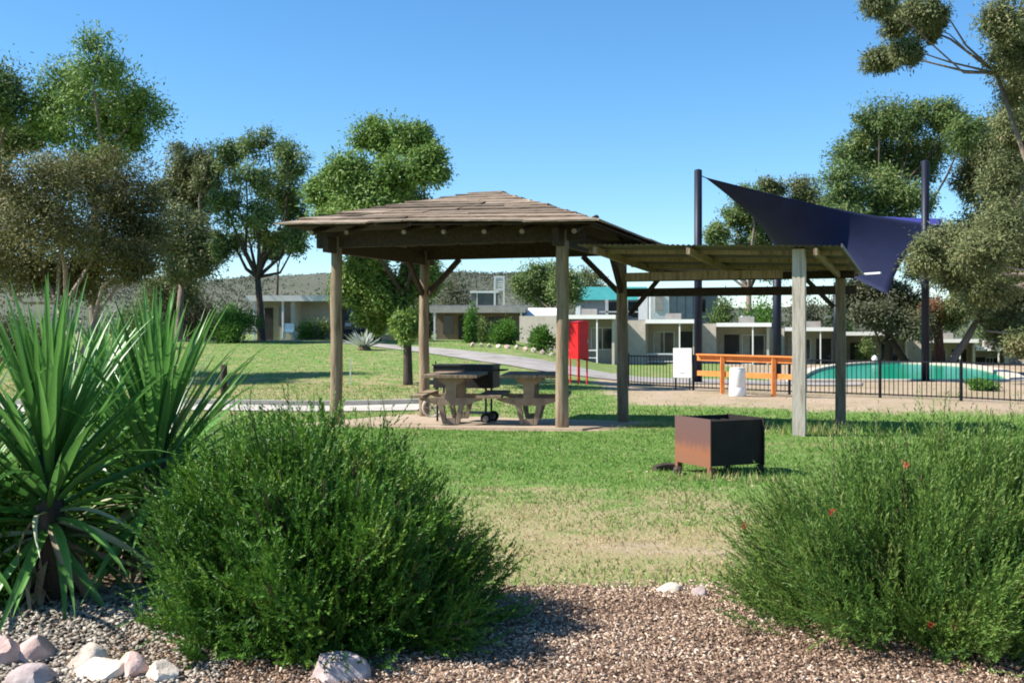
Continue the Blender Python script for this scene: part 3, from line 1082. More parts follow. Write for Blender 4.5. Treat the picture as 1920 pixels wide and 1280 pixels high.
g = P(1640, 668, 56.9)
fo_ = thing('white_float', 'small white round float on the far pool edge', 'float', (g.x, g.y, PZ + .03))
mb = MB(); mb.lathe([(.08, 0), (.2, .08), (.26, .24), (.2, .42), (.07, .5)], 14); mb.build('ball', M['white_plastic'], fo_, True)
mb = MB(); mb.lathe([(.05, .501), (.05, .56), (.02, .57)], 8); mb.build('stub', M['white_plastic'], fo_)
fo_.scale = (.62, .62, .62)
# white sign on the fence
s0 = P(1279.5, 680, 29.6)
sg = thing('sign_board', 'blank looking white notice board fixed to the pool fence', 'sign', (s0.x, s0.y, s0.z), R(-24))
MB().box(-.26, .26, -.012, .012, -.41, .41).build('board', M['white'], sg)
MB().box(-.07, .07, -.0145, -.0125, -.30, -.275).build('print_line', M['rim'], sg)
for x in (-.2, .2):
    MB().box(x - .02, x + .02, .0125, .03, -.75, .3).build('bracket', M['black_fence'], sg)

# orange rail
D0, D1 = 28.6, 26.6
a = G(1308, D0); b_ = G(1500, D1)
br = thing('orange_rail', 'orange painted timber rail fence with two boards behind the lean-to', 'rail', a)
d = b_ - a
for z, h in ((.93, .15), (.52, .13)):
    MB().bar((0, 0, z), (d.x, d.y, d.z + z), .05, h).build('rail', M['orange'], br)
MB().bar((0, -.03, 1.02), (d.x, d.y - .03, d.z + 1.02), .20, .035).build('top_board', M['orange'], br)
for q in (.25, .75):
    p = d * q
    mb = MB(); mb.box(p.x - .05, p.x + .05, p.y - .12, p.y - .028, p.z - .2, p.z + .995); mb.build('post', M['orange'], br)

# white drum
g = G(1383, 27.0)
dr = thing('white_drum', 'white plastic drum standing before the orange rail', 'drum', g)
mb = MB(); mb.lathe([(.205, 0), (.215, .02), (.215, .22), (.205, .235), (.215, .25), (.20, .44), (.205, .46), (.195, .66), (.185, .70)], 22); mb.build('body', M['white_plastic'], dr, True)
mb = MB(); mb.lathe([(.192, .701), (.192, .725), (.05, .73)], 22); mb.build('lid', M['white_plastic'], dr)

# red cabinet
g = G(1085, 32.0)
rc = thing('red_cabinet', 'tall red metal cabinet on thin red legs behind the front log post', 'cabinet', g, R(38))
MB().box(-.24, .24, -.24, .24, .80, 1.95).build('body', M['red'], rc)
MB().box(-.215, .215, -.262, -.2405, .83, 1.92).build('door', M['red'], rc)
mb = MB(); mb.prism([(-.27, 1.951), (.27, 1.951), (.27, 1.975), (0, 2.02), (-.27, 1.975)], -.29, .27); mb.build('roof', M['red'], rc)
MB().box(.15, .18, -.285, -.2625, 1.3, 1.42).build('handle', M['rim'], rc)
for x in (-.2, .2):
    for y in (-.2, .2):
        MB().box(x - .02, x + .02, y - .02, y + .02, -.1, .7995).build('leg', M['red'], rc)

rc.scale = (.88, .88, .94)
# pale bollards / stakes
g = G(420, 25.6)
MBo = MB(); log(MBo, 0, 0, -.2, .86, .085, .08)
o = MBo.build('bollard', M['timber_dark'], None, True, g); tag(o, 'dark timber bollard on the lawn beside the left path', 'bollard')
g = G(657, 31)
o = MB().box(-.022, .022, -.015, .015, -.2, .78).build('stake', M['stake'], None, False, g); tag(o, 'thin pale stake on the lawn right of the left log post', 'stake')
g = G(817, 29)
o = MB().box(-.015, .015, -.015, .015, -.2, .8).build('stake', M['steel_black'], None, False, g); tag(o, 'thin dark stake on the lawn behind the barbecue', 'stake')

# ------------------------------------------------------------------ motel units
def unit(label, pxl, pxw, pxr, eave_py, D, base_z=None, bay=True, variant=0):
    """pxl..pxw blade wall, pxw..pxr porch with white fascia"""
    xl, xw, xr = [(p - 960) / F * D for p in (pxl, pxw, pxr)]
    ze = EYE - (eave_py - HZ) / F * D
    bz = ze - 2.55 if base_z is None else base_z
    h = ze - bz
    t = thing('motel_unit', label, 'building', (xl, D, bz), R(-15), 'row of flat-roofed motel units')
    W_ = xr - xl; b_ = xw - xl
    MB().box(0, b_, -1.3, .0, -.5, h + .12).build('blade_wall', M['brick_beige'], t)
    MB().box(0, W_ - .02, .5, 5.0, -.5, h + .02).build('wall', M['brick_beige'], t)
    MB().box(-.05, W_ + .0, .002, 5.3, h + .025, h + .16).build('roof', M['roof_grey'], t)
    MB().box(b_ - .02 + .05, W_ + .12, -1.5, -1.35, h - .05, h + .17).build('fascia', M['fascia'], t)
    MB().box(b_ + .03, W_ + .10, -1.349, .0, h + .02, h + .10).build('porch_roof', M['roof_grey'], t)
    # door and window in the recess
    pw = W_ - b_
    dx = b_ + pw * (.12 if variant % 2 == 0 else .62)
    dr_ = MB().box(dx, dx + .85, .45, .499, .02, 2.05).build('door', M['darkroom'], t)
    MB().box(dx + .72, dx + .78, .42, .449, .95, 1.05).build('handle', M['rim'], dr_)
    wx = b_ + pw * (.48 if variant % 2 == 0 else .10)
    wn = MB().box(wx, wx + pw * .40, .46, .499, .85, 2.0).build('window', M['glass'], t)
    fr = MB(); fr.box(wx - .05, wx, .43, .498, .80, 2.05); fr.box(wx + pw * .40, wx + pw * .40 + .05, .43, .498, .80, 2.05); fr.box(wx + pw * .2 - .02, wx + pw * .2 + .02, .435, .459, .85, 2.0); fr.box(wx, wx + pw * .4, .431, .498, 2.0, 2.05); fr.box(wx, wx + pw * .4, .431, .498, .80, .85)
    fr.build('frame', M['fascia'], wn)
    MB().box(b_ + pw * .68, b_ + pw * .68 + .07, -1.43, -1.37, -.5, h - .051).build('porch_post', M['fascia'], t)
    MB().box(b_ + .02, W_, -1.45, .49, -.5, .0).build('porch_floor', M['path'], t)
    rl = MB()
    rl.box(b_ + .1, b_ + pw * .68, -1.36, -1.32, .78, .83); rl.box(b_ + .1, b_ + pw * .68, -1.36, -1.32, .38, .42)
    rl.box(b_ + .1, b_ + .14, -1.36, -1.32, 0, .779)
    rl.build('railing', M['fascia'], t)
    MB().box(wx + .02, wx + pw * .13, .455, .4595, .86, 1.99).build('curtain', M['path'], wn)
    MB().box(b_ - .09, b_ - .02, -1.07, -1.002, -.5, h + .02).build('downpipe', M['fascia'], t)
    MB().box(W_ * .55, W_ * .55 + .9, 1.6, 2.3, h + .161, h + .55).build('roof_unit', M['path'], t)
    MB().box(W_ - .16, W_ - .02, -1.0, .499, -.5, h + .015).build('end_wall', M['brick_beige'], t)
    return t


unit('flat roofed motel unit behind the red cabinet, leftmost of the row', 985, 1062, 1160, 597, 60)
unit('motel unit with white fascia seen left of the white sign', 1162, 1216, 1306, 605, 61, variant=1)
unit('motel unit whose blade wall rises behind the first tall sail post', 1308, 1345, 1440, 611, 62)
unit('motel unit partly hidden behind the grey front lean-to post', 1442, 1470, 1562, 619, 64, variant=1)
unit('motel unit behind the left half of the pool', 1564, 1580, 1692, 627, 66)
unit('motel unit behind the trees right of the navy pool post', 1694, 1724, 1815, 640, 68, variant=1)
unit('motel unit at the right edge behind the big gum trunk', 1817, 1822, 1878, 655, 68)
unit('rightmost motel unit, cut by the picture edge', 1880, 1912, 2010, 655, 69, variant=1)

# chimney-like white vent on the third unit
p = P(1398, 608, 64)
vt = thing('roof_cooler', 'small white cooler box on the roof of the third motel unit', 'cooler', (p.x, p.y, p.z), 0)
MB().box(-.25, .25, -.25, .25, 0, .5).build('box', M['white'], vt)
MB().box(-.33, .9, -.3, .3, -.12, -.002).build('tray', M['path'], vt)


def house(name, label, pxl, pxr, eave_py, base_py, D, depth, wall, roof_mat, over=.5, parts=(), roof_rise=.18, gable=False, rz=0):
    xl, xr = (pxl - 960) / F * D, (pxr - 960) / F * D
    z0 = EYE - (base_py - HZ) / F * D; z1 = EYE - (eave_py - HZ) / F * D
    t = thing(name, label, 'building', (xl, D, z0), rz)
    W_, h = xr - xl, z1 - z0
    MB().box(0, W_, 0, depth, -1, h).build('wall', wall, t)
    if gable:
        rf = MB()
        rf.prism([(-over, h - .02), (depth + over, h - .02), (depth / 2, h + roof_rise)], -over, W_ + over, 'x')
        rfo = rf.build('roof', roof_mat, t)
    else:
        rfo = MB().box(-over, W_ + over, -over, depth + over, h + .003, h + roof_rise).build('roof', roof_mat, t)
        MB().box(-over - .02, W_ + over + .02, -over - .05, -over - .002, h - .06, h + roof_rise + .02).build('gutter', M['fascia'] if wall is not M['brick_brown'] else M['path'], rfo)
    for (nm, mat, x0, x1, y0, y1, za, zb) in parts:
        MB().box(x0 * W_, x1 * W_, y0, y1, za * h, zb * h).build(nm, mat, t)
    return t


house('bungalow', 'low pale bungalow with flat roof behind the left tree', 492, 715, 563, 641, 66, 7, M['brick_beige'], M['roof_grey'], .45, [
    ('carport_wall', M['brick_beige'], .30, .33, -2.2, -.01, -.2, 1.0), ('verandah_roof', M['roof_grey'], -.06, .62, -2.3, -.47, .985, 1.06),
    ('verandah_fascia', M['fascia'], -.06, .62, -2.38, -2.302, .955, 1.09), ('verandah_post', M['fascia'], .23, .245, -2.3, -2.2, -.2, .984),
    ('verandah_post', M['fascia'], .0, .015, -2.3, -2.2, -.2, .984), ('window', M['glass'], .14, .24, -.05, -.004, .38, .85), ('door', M['darkroom'], .02, .09, -.05, -.004, 0, .82),
    ('garage_shade', M['darkroom'], .62, .95, -.05, -.004, 0, .86)])  # dark panel on the wall stands in for the shade inside
hs = house('brick_bungalow', 'brown brick bungalow with dark verandah seen between the shelter posts', 818, 978, 583, 645, 70, 8, M['brick_brown'], M['roof_grey'], .4, [
    ('verandah_roof', M['roof_grey'], -.04, 1.04, -2.4, -.42, .98, 1.06), ('verandah_fascia', M['path'], -.04, 1.04, -2.5, -2.402, .93, 1.09),
    ('verandah_post', M['fascia'], .0, .02, -2.4, -2.3, -.4, .979), ('verandah_post', M['fascia'], .98, 1.0, -2.4, -2.3, -.4, .979),
    ('window', M['glass'], .08, .20, -.05, -.004, .3, .85), ('door', M['darkroom'], .26, .42, -.05, -.004, 0, .86), ('window', M['glass'], .62, .8, -.05, -.004, .35, .82)], .35)
# rooftop plant screens on the brick bungalow belong to the house behind
bh = house('hillside_house', 'grey hillside house with tall white louvred frame above the brick bungalow', 884, 932, 548, 600, 88, 7, M['roof_grey'], M['roof_grey'], .1, [
    ('corner_post', M['fascia'], .20, .235, -.1, -.003, 0, 1.0)], .1)
W_ = (940 - 880) / F * 88
lv = MB(); lv.box(W_ * .70, W_ * .76, -.4, -.3, 1.0, 3.62); lv.box(W_ * .98, W_ * 1.04, -.4, -.3, .2, 3.62); lv.box(W_ * .76, W_ * .98, -.4, -.3, 3.45, 3.62); lv.box(W_ * .76, W_ * .98, -.4, -.3, 2.4, 2.5)
fo = lv.build('louvre_frame', M['fascia'], bh)
for k in range(5):
    MB().box(W_ * .765, W_ * .975, -.38, -.34, 2.52 + k * .19, 2.64 + k * .19).build('slat', M['white'], fo)
house('white_house', 'small white house with shallow gable beyond the rock bed', 984, 1050, 600, 632, 74, 6, M['white'], M['fascia'], .3, [
    ('window', M['glass'], .1, .35, -.04, -.004, .35, .85)], .9, True)
gh = house('teal_roof_house', 'far house with teal roof and grey walls above the motel units', 1088, 1212, 562, 604, 95, 7, M['grey_clad'], M['teal_roof'], .5, [
    ('balcony_rail', M['fascia'], .0, .98, -1.6, -1.5, .42, .48), ('balcony_floor', M['path'], .0, .98, -1.6, -.004, -.05, .06), ('balcony_post', M['fascia'], .36, .40, -1.6, -1.5, .06, 1.0), ('balcony_post', M['fascia'], .66, .69, -1.6, -1.5, .06, 1.0),
    ('window', M['glass'], .42, .62, -.05, -.004, .3, .9), ('window', M['glass'], .70, .9, -.05, -.004, .2, .9)], 1.3, True)
house('cabin', 'pale grey clad cabin with white door above the second motel unit', 1214, 1312, 548, 606, 84, 6, M['grey_clad'], M['roof_grey'], .2, [
    ('white_porch', M['white'], .04, .40, -.35, -.004, .10, .98), ('door', M['path'], .13, .29, -.40, -.351, .40, .88), ('cover_strip', M['roof_grey'], .56, .57, -.03, -.004, 0, .98), ('cover_strip', M['roof_grey'], .72, .73, -.03, -.004, 0, .98), ('cover_strip', M['roof_grey'], .87, .88, -.03, -.004, 0, .98)], .15)
house('grey_shed', 'grey shed with window and white rail above the third motel unit', 1313, 1346, 552, 612, 86, 6, M['grey_clad'], M['roof_grey'], .1, [
    ('window', M['glass'], .06, .3, -.04, -.004, .45, .85), ('white_rail', M['fascia'], .0, .9, -.5, -.45, .30, .34)], .15)

# dark car by the bungalow
cg = G(682, 58.5)
car = thing('dark_car', 'dark four wheel drive parked beside the pale bungalow, seen end on', 'car', cg, R(6))
bd = MB(); bd.prism([(-.92, .35), (.92, .35), (.95, .75), (.90, 1.08), (-.90, 1.08), (-.95, .75)], -2.2, 2.2); bd.build('body', M['carpaint'], car)
cb = MB(); cb.add([(-.86, -1.7, 1.08), (.86, -1.7, 1.08), (.86, 1.4, 1.08), (-.86, 1.4, 1.08), (-.72, -1.25, 1.82), (.72, -1.25, 1.82), (.72, 1.1, 1.82), (-.72, 1.1, 1.82)], BOXF); cb.build('cabin', M['carpaint'], car)
MB().add([(-.74, -1.71, 1.14), (.74, -1.71, 1.14), (.66, -1.34, 1.74), (-.66, -1.34, 1.74)], [(0, 1, 2, 3)]).build('windscreen', M['glass'], car)
for s_2 in (-1, 1):
    MB().box(s_2 * .74 - .16, s_2 * .74 + .16, -2.24, -2.201, .78, .95).build('headlight', M['rim'], car)
    for yy in (-1.35, 1.35):
        wm = MB(); wm.prism([(yy + .36 * math.cos(t), .36 + .36 * math.sin(t)) for t in np.linspace(0, 2 * math.pi, 19)[:-1]], s_2 * .84 - .11, s_2 * .84 + .11, 'x')
        wh = wm.build('wheel', M['rubber'], car)
        hm = MB(); hm.prism([(yy + .2 * math.cos(t), .36 + .2 * math.sin(t)) for t in np.linspace(0, 2 * math.pi, 15)[:-1]], s_2 * .84 - .115, s_2 * .84 + .115, 'x')
        hm.build('rim', M['rim'], wh)
MB().box(-.95, .95, -2.30, -2.201, .42, .62).build('bumper', M['rubber'], car)
# pale blue chair on the bungalow verandah
g = G(541, 63.2)
ch = thing('plastic_chair', 'pale blue plastic chair on the bungalow verandah', 'chair', g + Vector((0, 0, .05)))
MB().box(-.28, .28, -.25, .25, .40, .45).build('seat', M['plastic_blue'], ch)
MB().box(-.28, .28, .251, .30, .40, .95).build('backrest', M['plastic_blue'], ch)
for x in (-.24, .24):
    for y in (-.21, .21):
        MB().box(x - .03, x + .03, y - .03, y + .03, 0, .399).build('leg', M['plastic_blue'], ch)

# ------------------------------------------------------------------ trees
def B(lst, D, jit=.05):
    return [(a, b_, c_, d_, D * (1 + random.uniform(-jit, jit))) for a, b_, c_, d_ in lst]


tree('gum_tree', 'tall bright green gum rising above the brownish tree at left', 'tree', G(175, 52),
     B([(185, 108, 62, 42), (120, 160, 52, 50), (215, 165, 55, 50), (262, 205, 50, 45), (150, 225, 70, 50), (228, 250, 48, 34), (95, 230, 40, 40), (185, 290, 60, 35)], 52),
     M['gum_bright'], M['bark'], .26, .09, 185, .2, .35, group='gum trees', fork=.5, dens=.72)
tree('gum_tree', 'dark gum cut by the left picture edge', 'tree', G(-30, 56),
     B([(12, 185, 40, 45), (-30, 170, 60, 60), (15, 255, 48, 32), (-40, 270, 60, 60), (45, 262, 40, 25)], 56), M['gum'], M['bark'], .27, .09, 160, .30, .4, group='gum trees')
tree('acacia_tree', 'broad brownish olive tree on several thin trunks behind the spiky plants', 'tree', G(135, 33),
     B([(60, 340, 75, 60), (150, 320, 80, 52), (220, 350, 65, 60), (262, 420, 52, 62), (20, 420, 70, 70), (110, 420, 85, 65), (190, 450, 70, 55), (245, 480, 48, 40), (60, 500, 80, 50), (145, 520, 70, 40), (-50, 380, 70, 80), (-50, 500, 70, 60)], 33, .06),
     M['olive'], M['bark_pale'], .13, .045, 330, .11, .25, group=None, fork=.4, trunks=[(-.5, .1, .07), (-.1, -.2, .08), (.25, .1, .07), (.6, .2, .06), (-1.0, .3, .06)])
tree('gum_tree', 'narrow grey-brown gum between the olive tree and the forked gum', 'tree', G(335, 62),
     B([(345, 300, 48, 30), (330, 345, 48, 36), (360, 380, 44, 44), (335, 430, 44, 40), (350, 490, 46, 40), (325, 540, 46, 36), (375, 470, 30, 40), (385, 330, 26, 34)], 62), M['gum_grey'], M['bark'], .26, .09, 185, .22, .4, group='gum trees')
tree('gum_tree', 'airy gum with dark forked trunk left of the shelter', 'tree', G(490, 57),
     B([(428, 288, 32, 26), (500, 265, 46, 32), (548, 300, 30, 40), (462, 335, 42, 32), (520, 350, 42, 34), (425, 385, 26, 42), (548, 385, 28, 36), (480, 400, 38, 24), (430, 455, 26, 30), (505, 445, 36, 24), (552, 450, 24, 26)], 57),
     M['gum'], M['bark_dark'], .24, .085, 165, .21, .55, group='gum trees', dens=.62, lean=(-.2, 0, 3.4))
tree('sapling', 'thin bare-stemmed young gum right of the forked gum', 'tree', G(520, 70),
     B([(512, 470, 18, 16), (532, 455, 18, 18)], 70), M['gum'], M['bark_dark'], .25, .09, 70, .10, .5)
tree('gum_tree', 'leafy green gum growing up behind the hipped shelter roof', 'tree', G(765, 31),
     B([(715, 258, 52, 30), (772, 262, 36, 32), (805, 310, 32, 36), (655, 330, 46, 40), (735, 325, 60, 40), (610, 365, 34, 32), (690, 385, 60, 34), (760, 375, 48, 34), (640, 420, 50, 30), (690, 495, 34, 34), (655, 540, 30, 34), (735, 555, 36, 42), (700, 590, 30, 34), (790, 520, 26, 28), (760, 610, 22, 26)], 31, .07),
     M['gum_bright'], M['bark_dark'], .15, .055, 250, .13, .55, group='gum trees', lean=(-.1, .2, 2.5))
tree('round_tree', 'round olive-green tree on the slope above the rock bed', 'tree', G(1035, 84),
     B([(1030, 520, 42, 26), (990, 535, 32, 24), (1070, 535, 34, 28), (1035, 555, 44, 20)], 84), M['gum'], M['bark'], .28, .11, 210, .2, .2)
tree('dark_tree', 'small dark tree behind the front log post beside the teal roof', 'tree', G(1098, 105),
     B([(1098, 530, 26, 24), (1120, 545, 18, 14)], 105), M['gum_grey'], M['bark_dark'], .3, .11, 90, .2, .3)
tree('gum_tree', 'gum seen in the gap between the tall left sail post and the navy sail', 'tree', G(1405, 80),
     B([(1405, 375, 34, 26), (1385, 410, 32, 26), (1345, 440, 26, 20), (1430, 430, 36, 30), (1400, 460, 50, 22), (1440, 500, 40, 30)], 80), M['gum'], M['bark'], .3, .1, 150, .26, .4, group='gum trees')
tree('gum_tree', 'gum topping out just above the navy sail', 'tree', G(1500, 84),
     B([(1445, 352, 22, 14), (1502, 358, 30, 28), (1535, 390, 32, 30), (1490, 410, 40, 30), (1520, 460, 50, 40)], 84), M['gum_grey'], M['bark'], .3, .1, 150, .26, .4, group='gum trees')
tree('gum_tree', 'large drooping gum behind the navy sail on the right', 'tree', G(1665, 61),
     B([(1650, 225, 46, 34), (1715, 225, 50, 34), (1780, 215, 36, 28), (1605, 285, 42, 40), (1670, 290, 58, 40), (1735, 300, 48, 38), (1580, 350, 32, 44), (1640, 365, 50, 40), (1700, 380, 44, 36), (1590, 410, 42, 24), (1660, 425, 50, 24), (1810, 250, 30, 36)], 61),
     M['gum'], M['bark_dark'], .26, .085, 190, .22, .6, group='gum trees')
tree('gum_tree', 'nearer gum whose branches hang in from the top right corner', 'tree', G(2060, 24),
     B([(1690, 40, 34, 26), (1655, 108, 30, 24), (1700, 95, 24, 22), (1735, 18, 34, 22), (1745, 50, 22, 20), (1650, 5, 26, 22), (1880, 30, 40, 44), (1895, 95, 34, 42), (1905, 150, 30, 40), (1960, 40, 60, 60), (1980, 150, 70, 70)], 24, .05),
     M['gum_grey'], M['bark'], .115, .034, 190, .06, .8, group='gum trees', dens=1.0, lean=(-2.3, 0, 7.5), sub=.5)
tree('gum_tree', 'grey-green gum reaching in from the right edge in front of the pool post', 'tree', G(2040, 33),
     B([(1732, 482, 30, 30), (1775, 455, 34, 28), (1790, 510, 36, 30), (1840, 470, 40, 36), (1890, 420, 40, 44), (1905, 500, 40, 40), (1850, 540, 36, 26), (1880, 330, 36, 40), (1905, 240, 30, 44), (1960, 400, 60, 80)], 33, .05),
     M['gum_grey'], M['bark_pale'], .15, .048, 200, .09, .75, group='gum trees', lean=(-1.2, 0, 3.4), sub=.5)
tree('gum_tree', 'pale weeping gum filling the right edge behind the pool', 'tree', G(1905, 62),
     B([(1890, 240, 40, 50), (1850, 290, 40, 34), (1915, 310, 50, 50), (1870, 360, 44, 40), (1820, 330, 28, 40), (1920, 400, 50, 50), (1850, 420, 46, 34), (1960, 260, 60, 70)], 62), M['gum_grey'], M['bark_pale'], .27, .085, 190, .3, .65, group='gum trees')
tree('gum_tree', 'low spreading gum with leaning pale trunk at the right of the pool', 'tree', G(1782, 58.5),
     B([(1765, 455, 42, 30), (1825, 445, 46, 36), (1885, 470, 44, 40), (1740, 500, 36, 30), (1795, 505, 46, 34), (1860, 530, 50, 38), (1912, 560, 40, 46), (1815, 565, 40, 30), (1885, 610, 40, 34), (1925, 640, 30, 26)], 57, .06),
     M['gum_grey'], M['bark_pale'], .25, .085, 190, .22, .55, group='gum trees', lean=(1.5, 0, 2.5))
tree('dark_tree', 'dark spreading tree behind the pool left of the navy post', 'tree', G(1700, 60.5),
     B([(1625, 545, 40, 26), (1690, 555, 46, 30), (1640, 590, 40, 24), (1715, 610, 32, 26), (1590, 560, 30, 20)], 60), M['dull'], M['bark_dark'], .26, .09, 200, .22, .3, lean=(-.9, 0, 1.6))
# mop-headed red tree
mt = tree('mop_tree', 'small tree with thick red-brown trunk and red-tipped mop head beside the navy pool post', 'tree', G(1760, 58),
          B([(1725, 585, 22, 26), (1780, 590, 24, 24)], 58, .01), M['gum'], M['bark_red'], .24, .08, 110, .27, .7, lean=(0, 0, 2.2))
tree('red_tree', 'reddish flowering tuft hanging in the mop-headed tree', 'tree', G(1752, 57.2),
     B([(1750, 575, 20, 24)], 57.2, .001), M['redtip'], M['bark_red'], .2, .06, 60, .06, .4, lean=(0, 0, 2.0))

# hedges and shrubs
def shr(label, px, base_D, w_px, h_px, mat, name='shrub', n=2600, L=.16, W=.07, group=None, **k):
    g = G(px, base_D)
    return shrub(name, label, g, w_px / 2 / F * base_D * 1.0, w_px / 2 / F * base_D, h_px / F * base_D * .62, mat, n, L, W, group, **k)


shr('clipped bright green bush at the foot of the forked gum', 445, 54, 108, 66, M['hedge'], n=4200, L=.14, W=.07)
shr('small bush in front of the pale bungalow wall', 575, 61, 40, 46, M['hedge'], n=1500)
shr('dark bush right of the bungalow wall', 607, 61, 40, 36, M['gum'], n=1500)
shr('yellow-green shrub on the slope behind the forked gum', 432, 80, 52, 70, M['hedge'], n=1700, L=.22, W=.1)
shr('round dark shrub left of the yellow-green shrub', 388, 74, 44, 74, M['dull'], n=1700, L=.2, W=.09)
shr('dark low shrub behind the clipped bush', 415, 66, 60, 40, M['dull'], n=1700, L=.18, W=.08)
shr('dense dark shrub at far left under the olive tree', 40, 38, 150, 110, M['dull'], n=4200, L=.14, W=.06)
shr('dark shrub under the right side of the olive tree', 255, 48, 120, 84, M['gum'], n=3600, L=.16, W=.07)
shr('tall thin leafy shrub at the left end of the rock bed', 884, 53, 30, 80, M['hedge'], n=1400)
shr('broad green shrub in the middle of the rock bed', 948, 52, 66, 52, M['hedge'], n=2400)
shr('dark shrub between the two green ones in the rock bed', 912, 54, 44, 50, M['gum'], n=1500)
shr('green shrub at the right end of the rock bed beside the log post', 1018, 50, 52, 56, M['hedge'], n=2200)
shr('bright green tree-like shrub above the motel roofs', 1425, 78, 92, 150, M['hedge'], n=8000, L=.24, W=.10, lumps=26)
shr('olive shrub above the motel roofs behind the second sail post', 1358, 80, 66, 140, M['gum'], n=5200, L=.24, W=.10, lumps=20)
shr('dull shrub above the fourth motel unit', 1508, 80, 100, 150, M['dull'], n=7000, L=.24, W=.10, lumps=24)
shr('dark leafy mass above the fifth motel unit left of the dark pool tree', 1575, 82, 70, 150, M['gum'], n=5200, L=.24, W=.10, lumps=20)
shr('dark shrub mass behind the right-hand motel units', 1880, 84, 160, 150, M['gum'], n=8000, L=.26, W=.10, lumps=26)
shr('dark shrub mass between the olive tree and the grey-brown gum', 300, 70, 90, 120, M['gum'], n=5200, L=.22, W=.09, lumps=22)
shr('dark shrub below the grey-brown gum', 366, 68, 70, 96, M['dull'], n=4200, L=.2, W=.08, lumps=18)
shr('tall dark shrub seen behind the first log post', 618, 74, 80, 110, M['gum'], n=5200, L=.22, W=.09, lumps=20)
shr('dark shrub at the left end of the brick bungalow', 800, 72, 46, 100, M['gum'], n=3200, L=.2, W=.08)
shr('dark shrubs on the slope above the brick bungalow', 850, 100, 90, 130, M['dull'], n=5200, L=.26, W=.1, lumps=22)
shr('dark green shrub row left of the pale bungalow', 300, 64, 140, 70, M['dull'], n=5200, L=.2, W=.08, lumps=24)
shr('small green shrub by the near pool edge inside the fence', 1842, 30, 76, 26, M['hedge'], n=2400, L=.08, W=.035)
shr('small hanging green shrub before the fifth motel unit', 1622, 63, 38, 44, M['gum'], n=900, cz=1.2)
# agave
ag = G(683, 47)
at = thing('agave', 'pale spiky agave beside the drive right of the left log post', 'plant', ag)
k = 46
dirs = np.stack([rng.normal(size=k), rng.normal(size=k), rng.uniform(.3, 1.6, k)], 1)
leaves('leaves', np.tile(np.array([[0, 0, .12]]), (k, 1)), dirs, rng.uniform(.6, 1.15, k), .13, rng.random(k), M['pale_agave'], at)
mb = MB(); mb.lathe([(.25, -.1), (.3, .05), (.2, .22), (.05, .3)], 12); mb.build('stump', M['stem'], at)

# rocks of the garden bed behind
def rock(label, loc, sx, sy, sz, mat, rz=0, group=None, name='garden_rock', tilt=(0, 0), seg=2, sharp=.28):
    import bmesh
    bm = bmesh.new()
    bmesh.ops.create_icosphere(bm, subdivisions=seg, radius=1)
    # chop with random planes to get facets
    for _ in range(9):
        nn = Vector((random.gauss(0, 1), random.gauss(0, 1), random.gauss(0, 1))).normalized()
        d_ = random.uniform(.52, .86)
        for v_ in bm.verts:
            e = v_.co.dot(nn) - d_
            if e > 0:
                v_.co -= nn * e
    for v_ in bm.verts:
        v_.co += Vector((random.gauss(0, 1), random.gauss(0, 1), random.gauss(0, 1))) * .012
        v_.co = Vector((v_.co.x * sx, v_.co.y * sy, v_.co.z * sz))
    me = bpy.data.meshes.new(name)
    bm.to_mesh(me); bm.free()
    me.materials.append(mat)
    me.polygons.foreach_set('use_smooth', [True] * len(me.polygons))
    me.set_sharp_from_angle(angle=R(24))
    o = bpy.data.objects.new(name, me)
    o.location = loc; o.rotation_euler = (tilt[0], tilt[1], rz)
    link(o)
    return tag(o, label, 'rock', group)


for k, px in enumerate((886, 902, 917, 935, 952, 968, 985, 1001, 1018, 1034)):
    g = G(px, 49.5 - .25 * k)
    s = random.uniform(.14, .22)
    rock(('leftmost', 'second', 'third', 'fourth', 'fifth', 'sixth', 'seventh', 'eighth', 'ninth', 'rightmost')[k] + ' small pale rock from the left edging the shrub bed by the driveway', g + Vector((0, 0, .08)), s, s * .8, s * .8, M['rock_cream'] if k % 2 else M['rock_pink'], random.random() * 3, 'pale rocks edging the shrub bed', seg=1)

# ------------------------------------------------------------------ foreground: rocks
def gy(py):
    return F * EYE / (py - HZ)


FRK = [
    ('large pink rock at the bottom left corner', 4, 1250, 50, 52, 'rock_pink', .2, (.2, .3)),
    ('long reddish rock leaning beside the corner rock', 70, 1240, 48, 42, 'rock_pink', .9, (.1, -.5)),
    ('pale grey-topped rock lying in front of the reddish one', 66, 1285, 52, 36, 'rock_grey', .1, (.15, .1)),
    ('cream rock with sloping top, left of the broad cream rock', 158, 1252, 46, 40, 'rock_cream', .4, (.1, -.35)),
    ('broad cream rock at the front of the bed', 182, 1272, 66, 44, 'rock_cream', .2, (.1, -.3)),
    ('pinkish rock between the broad cream rock and the green bush', 246, 1272, 40, 46, 'rock_pink', -.5, (.1, .35)),
    ('buff rock tucked under the left side of the green bush', 300, 1278, 46, 36, 'rock_cream', .5, (0, .1)),
    ('purple-grey rock under the front of the green bush', 632, 1272, 62, 46, 'rock_grey', .1, (0, .05)),
    ('small stone at the far edge of the mulch, left one', 1255, 1112, 30, 18, 'rock_cream', .2, (0, 0)),
    ('small stone at the far edge of the mulch beside the feathery bush', 1312, 1120, 24, 18, 'rock_grey', .8, (0, 0)),
    ('small tan stone on the gravel near the spiky plants', 205, 1142, 18, 10, 'rock_cream', .8, (0, 0)),
]
